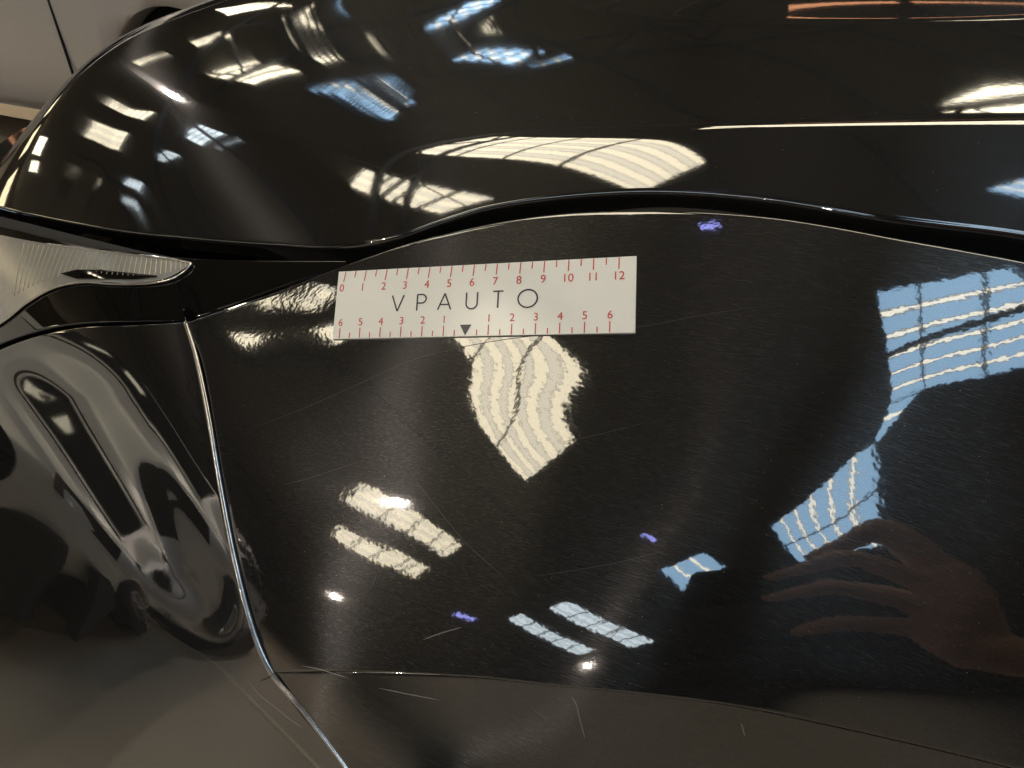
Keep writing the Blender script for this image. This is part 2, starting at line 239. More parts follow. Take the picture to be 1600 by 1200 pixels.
#  bonnet skin: height over plan, bicubic B-spline plus two style lines
H_NET = dict(x0=-1.1, y0=0.2, sp=0.05, nx=39, ny=29)
H_C = np.array([-0.71260,-0.67942,-0.64675,-0.61498,-0.58455,-0.55596,-0.52977,-0.50653,-0.48672,-0.47057,-0.45806,-0.44892,-0.44270,-0.43874,-0.43635,-0.43504,-0.43442,-0.43412,-0.43382,-0.43344,-0.43296,-0.43241,-0.43175,-0.43092,-0.42989,-0.42871,-0.42744,-0.42616,-0.42489,-0.68545,-0.65173,-0.61830,-0.58550,-0.55375,-0.52356,-0.49561,-0.47061,-0.44922,-0.43182,-0.41843,-0.40882,-0.40254,-0.39877,-0.39660,-0.39559,-0.39540,-0.39554,-0.39561,-0.39555,-0.39541,-0.39521,-0.39489,-0.39436,-0.39355,-0.39251,-0.39134,-0.39014,-0.38894,-0.65886,-0.62456,-0.59037,-0.55653,-0.52340,-0.49149,-0.46157,-0.43453,-0.41133,-0.39257,-0.37823,-0.36811,-0.36190,-0.35852,-0.35661,-0.35591,-0.35622,-0.35694,-0.35739,-0.35763,-0.35784,-0.35803,-0.35811,-0.35792,-0.35731,-0.35639,-0.35533,-0.35421,-0.35308,-0.63317,-0.59831,-0.56340,-0.52854,-0.49398,-0.46019,-0.42793,-0.39836,-0.37286,-0.35245,-0.33700,-0.32626,-0.32030,-0.31762,-0.31602,-0.31570,-0.31667,-0.31813,-0.31902,-0.31967,-0.32032,-0.32095,-0.32146,-0.32164,-0.32123,-0.32045,-0.31951,-0.31848,-0.31744,-0.60857,-0.57325,-0.53773,-0.50197,-0.46603,-0.43024,-0.39527,-0.36244,-0.33377,-0.31107,-0.29426,-0.28296,-0.27734,-0.27538,-0.27461,-0.27499,-0.27659,-0.27873,-0.28040,-0.28177,-0.28302,-0.28414,-0.28502,-0.28549,-0.28536,-0.28480,-0.28402,-0.28312,-0.28218,-0.58508,-0.54949,-0.51357,-0.47714,-0.44007,-0.40242,-0.36456,-0.32777,-0.29487,-0.26874,-0.25041,-0.23954,-0.23493,-0.23391,-0.23413,-0.23516,-0.23724,-0.23992,-0.24244,-0.24463,-0.24650,-0.24805,-0.24922,-0.24991,-0.25004,-0.24973,-0.24913,-0.24835,-0.24750,-0.56256,-0.52694,-0.49092,-0.45418,-0.41643,-0.37746,-0.33716,-0.29631,-0.25905,-0.22965,-0.21032,-0.20062,-0.19757,-0.19745,-0.19790,-0.19862,-0.20062,-0.20357,-0.20658,-0.20925,-0.21151,-0.21331,-0.21464,-0.21545,-0.21575,-0.21560,-0.21512,-0.21444,-0.21365,-0.54071,-0.50532,-0.46951,-0.43286,-0.39496,-0.35545,-0.31381,-0.27013,-0.23059,-0.20010,-0.18106,-0.17269,-0.17058,-0.16996,-0.16893,-0.16765,-0.16857,-0.17113,-0.17395,-0.17654,-0.17874,-0.18049,-0.18177,-0.18255,-0.18286,-0.18275,-0.18231,-0.18164,-0.18086,-0.51910,-0.48421,-0.44888,-0.41264,-0.37493,-0.33517,-0.29294,-0.24942,-0.21134,-0.18280,-0.16497,-0.15678,-0.15399,-0.15176,-0.14836,-0.14444,-0.14276,-0.14359,-0.14524,-0.14703,-0.14866,-0.15000,-0.15096,-0.15152,-0.15168,-0.15147,-0.15096,-0.15023,-0.14937,-0.49726,-0.46306,-0.42847,-0.39295,-0.35579,-0.31615,-0.27350,-0.23115,-0.19618,-0.17068,-0.15371,-0.14409,-0.13891,-0.13481,-0.13022,-0.12536,-0.12178,-0.12037,-0.12025,-0.12073,-0.12139,-0.12200,-0.12242,-0.12257,-0.12243,-0.12199,-0.12130,-0.12041,-0.11941,-0.47471,-0.44136,-0.40766,-0.37308,-0.33686,-0.29792,-0.25489,-0.21376,-0.18259,-0.16046,-0.14439,-0.13332,-0.12566,-0.11943,-0.11349,-0.10779,-0.10312,-0.10004,-0.09825,-0.09730,-0.09681,-0.09650,-0.09620,-0.09580,-0.09523,-0.09446,-0.09349,-0.09236,-0.09114,-0.45109,-0.41867,-0.38590,-0.35221,-0.31675,-0.27809,-0.23487,-0.19664,-0.17036,-0.15153,-0.13610,-0.12381,-0.11410,-0.10595,-0.09860,-0.09194,-0.08626,-0.08187,-0.07866,-0.07636,-0.07469,-0.07340,-0.07230,-0.07126,-0.07017,-0.06898,-0.06766,-0.06622,-0.06471,-0.42625,-0.39481,-0.36298,-0.33016,-0.29535,-0.25709,-0.21550,-0.18171,-0.15986,-0.14306,-0.12804,-0.11493,-0.10374,-0.09403,-0.08540,-0.07772,-0.07106,-0.06555,-0.06112,-0.05762,-0.05483,-0.05256,-0.05064,-0.04892,-0.04727,-0.04561,-0.04388,-0.04208,-0.04023,-0.40027,-0.36990,-0.33914,-0.30736,-0.27361,-0.23663,-0.19828,-0.16890,-0.14976,-0.13433,-0.11983,-0.10628,-0.09410,-0.08326,-0.07358,-0.06496,-0.05741,-0.05092,-0.04545,-0.04087,-0.03706,-0.03387,-0.03115,-0.02876,-0.02654,-0.02438,-0.02222,-0.02002,-0.01777,-0.37346,-0.34427,-0.31476,-0.28440,-0.25233,-0.21756,-0.18324,-0.15764,-0.14002,-0.12527,-0.11127,-0.09757,-0.08486,-0.07331,-0.06287,-0.05351,-0.04520,-0.03789,-0.03152,-0.02602,-0.02128,-0.01724,-0.01378,-0.01075,-0.00797,-0.00532,-0.00270,-0.00006,0.00261,-0.34624,-0.31833,-0.29024,-0.26159,-0.23175,-0.20003,-0.16995,-0.14710,-0.13037,-0.11598,-0.10227,-0.08874,-0.07592,-0.06404,-0.05316,-0.04328,-0.03438,-0.02642,-0.01931,-0.01300,-0.00744,-0.00261,0.00152,0.00514,0.00844,0.01159,0.01469,0.01778,0.02090,-0.31921,-0.29261,-0.26596,-0.23916,-0.21187,-0.18375,-0.15764,-0.13704,-0.12087,-0.10667,-0.09323,-0.08002,-0.06739,-0.05550,-0.04444,-0.03425,-0.02498,-0.01653,-0.00884,-0.00184,0.00446,0.01001,0.01473,0.01888,0.02270,0.02635,0.02994,0.03352,0.03710,-0.29308,-0.26776,-0.24245,-0.21729,-0.19251,-0.16838,-0.14591,-0.12728,-0.11166,-0.09762,-0.08449,-0.07178,-0.05953,-0.04786,-0.03683,-0.02653,-0.01705,-0.00828,-0.00014,0.00740,0.01432,0.02051,0.02578,0.03046,0.03482,0.03900,0.04310,0.04718,0.05126,-0.26868,-0.24465,-0.22064,-0.19695,-0.17441,-0.15393,-0.13469,-0.11779,-0.10291,-0.08934,-0.07662,-0.06442,-0.05267,-0.04136,-0.03053,-0.02028,-0.01069,-0.00170,0.00676,0.01469,0.02205,0.02873,0.03460,0.03991,0.04486,0.04961,0.05426,0.05886,0.06346,-0.24679,-0.22417,-0.20160,-0.17951,-0.15893,-0.14109,-0.12452,-0.10913,-0.09495,-0.08192,-0.06981,-0.05823,-0.04703,-0.03616,-0.02563,-0.01552,-0.00589,0.00327,0.01197,0.02021,0.02792,0.03502,0.04147,0.04741,0.05298,0.05832,0.06353,0.06868,0.07380,-0.22793,-0.20686,-0.18594,-0.16563,-0.14687,-0.13088,-0.11605,-0.10175,-0.08844,-0.07610,-0.06454,-0.05350,-0.04280,-0.03234,-0.02212,-0.01217,-0.00253,0.00675,0.01566,0.02416,0.03220,0.03971,0.04670,0.05322,0.05939,0.06532,0.07108,0.07677,0.08241,-0.21227,-0.19284,-0.17367,-0.15522,-0.13824,-0.12362,-0.11001,-0.09649,-0.08371,-0.07188,-0.06084,-0.05031,-0.04004,-0.02993,-0.01995,-0.01012,-0.00048,0.00892,0.01802,0.02678,0.03514,0.04305,0.05052,0.05757,0.06430,0.07078,0.07709,0.08330,0.08946,-0.19964,-0.18184,-0.16437,-0.14769,-0.13237,-0.11880,-0.10616,-0.09335,-0.08109,-0.06966,-0.05892,-0.04870,-0.03871,-0.02884,-0.01901,-0.00925,0.00042,0.00995,0.01925,0.02827,0.03694,0.04523,0.05314,0.06069,0.06793,0.07493,0.08175,0.08846,0.09510,-0.18972,-0.17340,-0.15743,-0.14220,-0.12810,-0.11537,-0.10374,-0.09172,-0.07996,-0.06892,-0.05848,-0.04849,-0.03867,-0.02890,-0.01915,-0.00939,0.00037,0.01005,0.01957,0.02885,0.03782,0.04647,0.05478,0.06277,0.07048,0.07795,0.08525,0.09242,0.09953,-0.18209,-0.16708,-0.15240,-0.13837,-0.12527,-0.11331,-0.10253,-0.09144,-0.08025,-0.06956,-0.05935,-0.04943,-0.03962,-0.02985,-0.02010,-0.01029,-0.00041,0.00946,0.01920,0.02872,0.03798,0.04694,0.05561,0.06400,0.07213,0.08004,0.08777,0.09537,0.10290,-0.17632,-0.16244,-0.14887,-0.13590,-0.12373,-0.11246,-0.10219,-0.09193,-0.08141,-0.07111,-0.06108,-0.05110,-0.04116,-0.03131,-0.02151,-0.01165,-0.00162,0.00844,0.01838,0.02812,0.03761,0.04684,0.05583,0.06457,0.07307,0.08136,0.08948,0.09748,0.10540,-0.17202,-0.15908,-0.14643,-0.13430,-0.12284,-0.11208,-0.10206,-0.09230,-0.08237,-0.07250,-0.06275,-0.05278,-0.04274,-0.03281,-0.02297,-0.01307,-0.00292,0.00728,0.01735,0.02723,0.03689,0.04634,0.05559,0.06463,0.07346,0.08210,0.09056,0.09890,0.10717,-0.16884,-0.15666,-0.14473,-0.13323,-0.12227,-0.11185,-0.10204,-0.09258,-0.08297,-0.07336,-0.06375,-0.05390,-0.04393,-0.03400,-0.02410,-0.01414,-0.00399,0.00620,0.01630,0.02624,0.03600,0.04560,0.05505,0.06435,0.07346,0.08239,0.09116,0.09980,0.10837,-0.16650,-0.15492,-0.14355,-0.13253,-0.12194,-0.11179,-0.10211,-0.09272,-0.08330,-0.07382,-0.06428,-0.05457,-0.04472,-0.03483,-0.02491,-0.01493,-0.00484,0.00528,0.01533,0.02527,0.03506,0.04474,0.05436,0.06386,0.07321,0.08238,0.09139,0.10029,0.10912,-0.16479,-0.15368,-0.14273,-0.13207,-0.12175,-0.11180,-0.10220,-0.09281,-0.08346,-0.07406,-0.06458,-0.05495,-0.04521,-0.03538,-0.02549,-0.01553,-0.00552,0.00452,0.01450,0.02440,0.03419,0.04392,0.05365,0.06331,0.07282,0.08218,0.09139,0.10049,0.10953,-0.16354,-0.15279,-0.14217,-0.13178,-0.12166,-0.11184,-0.10228,-0.09289,-0.08354,-0.07418,-0.06473,-0.05518,-0.04550,-0.03574,-0.02590,-0.01599,-0.00605,0.00390,0.01382,0.02369,0.03350,0.04327,0.05305,0.06277,0.07239,0.08187,0.09123,0.10050,0.10970,-0.16263,-0.15215,-0.14178,-0.13160,-0.12163,-0.11189,-0.10235,-0.09295,-0.08360,-0.07424,-0.06482,-0.05531,-0.04569,-0.03598,-0.02620,-0.01635,-0.00648,0.00340,0.01328,0.02312,0.03294,0.04274,0.05253,0.06228,0.07195,0.08152,0.09098,0.10037,0.10971,-0.16197,-0.15171,-0.14153,-0.13149,-0.12163,-0.11195,-0.10242,-0.09301,-0.08365,-0.07428,-0.06487,-0.05539,-0.04582,-0.03617,-0.02644,-0.01665,-0.00684,0.00299,0.01283,0.02266,0.03247,0.04228,0.05207,0.06183,0.07152,0.08114,0.09068,0.10016,0.10959,-0.16149,-0.15139,-0.14135,-0.13143,-0.12165,-0.11201,-0.10249,-0.09307,-0.08370,-0.07432,-0.06492,-0.05546,-0.04592,-0.03631,-0.02664,-0.01691,-0.00714,0.00265,0.01245,0.02225,0.03206,0.04186,0.05165,0.06141,0.07112,0.08077,0.09036,0.09989,0.10940,-0.16115,-0.15117,-0.14124,-0.13140,-0.12167,-0.11207,-0.10256,-0.09313,-0.08375,-0.07437,-0.06497,-0.05552,-0.04601,-0.03644,-0.02681,-0.01713,-0.00741,0.00234,0.01212,0.02190,0.03169,0.04148,0.05126,0.06101,0.07073,0.08040,0.09002,0.09960,0.10915,-0.16091,-0.15101,-0.14116,-0.13139,-0.12170,-0.11212,-0.10262,-0.09319,-0.08380,-0.07442,-0.06502,-0.05559,-0.04611,-0.03657,-0.02697,-0.01733,-0.00765,0.00207,0.01182,0.02158,0.03135,0.04113,0.05089,0.06064,0.07035,0.08003,0.08967,0.09928,0.10887,-0.16074,-0.15091,-0.14111,-0.13138,-0.12173,-0.11217,-0.10268,-0.09325,-0.08385,-0.07447,-0.06508,-0.05566,-0.04620,-0.03669,-0.02713,-0.01752,-0.00787,0.00182,0.01154,0.02128,0.03103,0.04079,0.05054,0.06028,0.06999,0.07968,0.08933,0.09896,0.10857,-0.16061,-0.15083,-0.14107,-0.13138,-0.12176,-0.11221,-0.10273,-0.09330,-0.08391,-0.07454,-0.06515,-0.05575,-0.04630,-0.03682,-0.02728,-0.01770,-0.00808,0.00158,0.01128,0.02099,0.03073,0.04047,0.05020,0.05993,0.06964,0.07933,0.08899,0.09863,0.10826,-0.16051,-0.15076,-0.14104,-0.13137,-0.12178,-0.11224,-0.10278,-0.09336,-0.08397,-0.07460,-0.06523,-0.05583,-0.04641,-0.03694,-0.02744,-0.01788,-0.00828,0.00135,0.01102,0.02071,0.03043,0.04015,0.04987,0.05959,0.06930,0.07898,0.08865,0.09830,0.10794])

def basis(t):
    i = np.floor(t).astype(int); x = t - i
    return i, np.stack([(1-x)**3, 3*x**3-6*x**2+4, -3*x**3+3*x**2+3*x+1, x**3], -1) / 6
def spline(net, n2, i, wu, j, wv):
    out = np.zeros(i.shape)
    for a in range(4):
        for b in range(4):
            out += net[(i + a) * n2 + j + b] * wu[..., a] * wv[..., b]
    return out
def rays(u, v):
    u = np.asarray(u, float); v = np.asarray(v, float)
    return FW + RT * ((u - 800) / FPX)[..., None] - UP * ((v - 600) / FPX)[..., None]
def bend(u, v):
    k = -0.0009 * sstep(960, 1330, u); t = v - (1056 + .028 * (u - 1000)); return k * .5 * (t + np.sqrt(t * t + 14.0 ** 2) - 14.0)
def dent(u, v):
    # the bumper's shallow hollow under the headlight and the swelling beside it
    d = ((u - 60) * 430 - (v - 520) * 270) / 508.0
    along = sstep(520, 620, v) * (1 - sstep(900, 1040, v)) * sstep(0, 90, np.interp(v, [500, 770, 1050], [290, 345, 428]) - u)
    return along * (-0.030 * np.exp(-(d / 60.0) ** 2) + 0.022 * np.exp(-((d + 110) / 60.0) ** 2))
def side(u, v, arch=False, dented=False):
    """point of the side skin (fender, bumper, headlight), world space"""
    u = np.asarray(u, float); v = np.asarray(v, float)
    i, wu = basis((u - S_NET['u0']) / S_NET['sp']); j, wv = basis((v - S_NET['v0']) / S_NET['sp'])
    r = spline(A_C, S_NET['nv'], i, wu, j, wv) if arch else spline(S_C, S_NET['nv'], i, wu, j, wv) + bend(u, v)
    if dented: r = r + dent(u, v)
    return CAM + rays(u, v) / r[..., None]
def sidep(u, v, off=0.0):
    """side skin with an offset along its outward normal"""
    P = side(u, v)
    if np.ndim(off) == 0 and off == 0: return P
    e = 2.0
    du = side(np.asarray(u, float) + e, v) - side(np.asarray(u, float) - e, v)
    dv = side(u, np.asarray(v, float) + e) - side(u, np.asarray(v, float) - e)
    n = nrm(np.cross(dv, du)); s = np.sign(np.sum(n * (CAM - P), -1, keepdims=True))
    return P + n * s * (np.asarray(off)[..., None] if np.ndim(off) else off)
def sstep(a, b, x):
    t = np.clip((x - a) / (b - a), 0, 1); return t * t * (3 - 2 * t)
def softabs(t, w): return np.sqrt(t * t + w * w)
def kink(x, y):
    k1=.30*sstep(-.62,-.22,x); w1=.022-.0185*sstep(-.30,-.05,x)
    y1=.431+.21*x+.6*x*x
    z=-k1*.5*softabs(y-y1,w1)
    y2=.625+.25*x+1.5*x*x; k2=.22*sstep(-.30,-.10,x)
    z+=k2*.5*(softabs(y-y2,.003)-softabs(y-y2-.05,.012))
    return z

def bonnet(x, y):
    x = np.asarray(x, float); y = np.asarray(y, float)
    i, wu = basis((x - H_NET['x0']) / H_NET['sp']); j, wv = basis((y - H_NET['y0']) / H_NET['sp'])
    z = spline(H_C, H_NET['ny'], i, wu, j, wv) + kink(x, y)
    return np.stack([x, y, z], -1) + CAM

def curve(pts, n):
    """smooth curve through points (Catmull-Rom, chord length), n samples"""
    p = np.array(pts, float)
    d = np.concatenate([[0], np.cumsum(np.linalg.norm(np.diff(p, axis=0), axis=1))]); t = np.linspace(0, d[-1], n)
    m = np.zeros_like(p)
    m[1:-1] = (p[2:] - p[:-2]) / (d[2:] - d[:-2])[:, None]
    m[0] = (p[1] - p[0]) / (d[1] - d[0]); m[-1] = (p[-1] - p[-2]) / (d[-1] - d[-2])
    k = np.clip(np.searchsorted(d, t, side='right') - 1, 0, len(p) - 2)
    h = (d[k + 1] - d[k])[:, None]; s = ((t - d[k])[:, None]) / h
    return ((2*s**3-3*s**2+1) * p[k] + (s**3-2*s**2+s) * h * m[k] + (-2*s**3+3*s**2) * p[k+1] + (s**3-s**2) * h * m[k+1])

def coons(top, bot, lef, rig, ni, nj, pw=1.0):
    """2-D Coons patch; rows i from top to bottom, columns j from left to right"""
    T, B = curve(top, nj), curve(bot, nj); Lc, R = curve(lef, ni), curve(rig, ni)
    t = np.linspace(0, 1, ni)[:, None, None]; s = np.linspace(0, 1, nj)[None, :, None]
    return ((1-t) * T[None] + t * B[None] + (1-s) * Lc[:, None] + s * R[:, None]
            - ((1-t)*(1-s) * T[0] + (1-t)*s * T[-1] + t*(1-s) * B[0] + t*s * B[-1]))

def gnormals(G):
    n = nrm(np.cross(np.gradient(G, axis=0), np.gradient(G, axis=1)))
    return n * np.sign(np.sum(n * (CAM - G), -1, keepdims=True))

def roll(G, sidename, r, depth, n=7):
    """turn the panel edge inwards: rounded fold of radius r, then a flange"""
    Gm = {'top': G, 'bottom': G[::-1], 'left': G.transpose(1, 0, 2), 'right': G.transpose(1, 0, 2)[::-1]}[sidename]
    Nn = gnormals(Gm)[2]; E = Gm[0]; o = E - Gm[2]; o = nrm(o - np.sum(o * Nn, -1, keepdims=True) * Nn)
    rows = []
    for k in range(1, n + 1):
        a = k / n * math.pi / 2
        rows.append(E + o * r * math.sin(a) - Nn * r * (1 - math.cos(a)))
    rows.append(E + o * r - Nn * (r + depth * 0.3)); rows.append(E + o * r * 0.9 - Nn * (r + depth))
    Gm = np.concatenate([np.array(rows[::-1]), Gm], 0)
    return {'top': lambda g: g, 'bottom': lambda g: g[::-1], 'left': lambda g: g.transpose(1, 0, 2), 'right': lambda g: g[::-1].transpose(1, 0, 2)}[sidename](Gm)

# ------------------------------------------------------------------ the hall: floor, roof, walls
RZ = 6.0 + CAM[2]                      # height of the skylight plane
m = MB(); m.box(-60, 45, -40, 45, -0.2, 0); o = m.build('floor', M['floor']); tag(o, kind='structure')
m = MB(); m.box(-60, 45, -40, 45, RZ + 0.12, RZ + 0.3); o = m.build('ceiling', M['roof']); tag(o, kind='structure')
for nm, b in (('wall_front', (-60, -59.7, -40, 45)), ('wall_rear', (44.7, 45, -40, 45)), ('wall_near', (-60, 45, -40, -39.7)), ('wall_far', (-60, 45, 44.7, 45))):
    m = MB(); m.box(*b, 0, RZ + 0.12); o = m.build(nm, M['wall']); tag(o, kind='structure')
PHI = -0.7330382858376184
E1 = np.array([math.cos(PHI), math.sin(PHI)]); E2 = np.array([-E1[1], E1[0]])

# floor marking
o = mesh('floor_line', [(-6, -1.3, 0.004), (-0.9, -1.3, 0.004), (-0.9, -1.24, 0.004), (-6, -1.24, 0.004)], [(0, 1, 2, 3)], M['line'])
tag(o, kind='structure')

# purlins and trusses under the roof
def steel_beam(a, b, zb, h, label, lattice=False):
    a = np.array([*a, zb]); b = np.array([*b, zb]); c = (a + b) / 2
    t = empty('roof_truss' if lattice else 'roof_purlin', tuple(c)); a = a - c; b = b - c
    if not lattice:
        MB().bar(a, b, 0.10, h).build('beam', M['beam'], t)
    else:
        MB().bar(a + (0, 0, h), b + (0, 0, h), 0.12, 0.12).build('top_chord', M['beam'], t)
        MB().bar(a, b, 0.12, 0.12).build('bottom_chord', M['beam'], t)
        n = max(2, int(np.linalg.norm(b - a) / 2.2))
        for k in range(n):
            p = a + (b - a) * (k / n); q = a + (b - a) * ((k + 0.5) / n); r = a + (b - a) * ((k + 1) / n)
            MB().bar(p, q + (0, 0, h), 0.06, 0.06).build('brace', M['beam'], t)
            MB().bar(q + (0, 0, h), r, 0.06, 0.06).build('brace', M['beam'], t)
    tag(t, label, 'truss' if lattice else 'beam', 'steel trusses under the roof' if lattice else 'steel purlins under the roof')
    return t
def st(s, t): return tuple(E1 * s + E2 * t)
for k, s in enumerate((-14.5, -8.2, -0.1, 8.4, 16.0)):
    steel_beam(st(s, -22), st(s, 24), RZ - 0.9, 0.75, 'blue grey lattice truss spanning the hall roof, mirrored in the paint', True)
for k, t in enumerate((-18, -15, -6.6, 3.0, 6.5, 10, 14, 18)):
    steel_beam(st(-24, t), st(24, t), RZ - 0.02, 0.16, 'dark steel purlin under the hall roof, mirrored in the paint')

# ------------------------------------------------------------------ skylights
PANES = {'warm': ('pane_warm', 'pane_warm2'), 'cool': ('pane_cool', 'pane_cool2'), 'blue': ('pane_blue', 'pane_white'), 'violet': ('pane_violet', 'pane_violet'), 'amber': ('pane_amber', 'pane_amber')}
def skylight(quad, kind, n, bars, label):
    """quad: four plan points, 0-1 along the panes, 0-3 across them"""
    q = [np.array([*p, RZ]) for p in quad]; c = sum(q) / 4; q = [p - c for p in q]
    t = empty('skylight', tuple(c)); ma, mb = PANES[kind]
    tag(t, label, 'skylight', {'warm': 'sunlit warm skylights', 'cool': 'pale skylights', 'blue': 'blue skylights', 'violet': 'small violet roof panes', 'amber': 'added amber panes'}[kind])
    wts = [(1.0 if k % 2 == 0 else (0.28 if kind == 'blue' else 0.8)) for k in range(n)]
    cum = np.concatenate([[0], np.cumsum(wts)]) / sum(wts)
    A = lambda a, b: (1-a)*(1-b)*q[0] + a*(1-b)*q[1] + a*b*q[2] + (1-a)*b*q[3]
    for k in range(n):
        b0, b1 = cum[k] + 0.004, cum[k + 1] - 0.004
        o = MB().quad_prism([A(0, b0), A(1, b0), A(1, b1), A(0, b1)], 0.02).build('pane', M[ma if k % 2 == 0 else mb], t)
        o.data.materials.append(M['glass_edge'])                  # only the pane's lower face passes daylight on
        for f in range(1, 6): o.data.polygons[f].material_index = 1
    wb = 0.05 * min(1.0, np.linalg.norm(q[1] - q[0]) / 3)
    dz = np.array([0, 0, -0.03])
    for k in range(bars):
        a = (k + 1) / (bars + 1)
        MB().bar(A(a, 0) + dz, A(a, 1) + dz, wb, 0.04).build('glazing_bar', M['steel_frame'], t)
    for a, b in ((0, 1), (1, 2), (2, 3), (3, 0)):
        MB().bar(q[a], q[b], wb, 0.06).build('frame', M['steel_frame'], t)
    return t
def rect(s0, s1, t0, t1): return [st(s0, t0), st(s1, t0), st(s1, t1), st(s0, t1)]
WIN = ('%s warm window of the row in the front wall, glinting along the bonnet contour', '%s warm window of the row in the far wall, glinting along the bonnet contour')
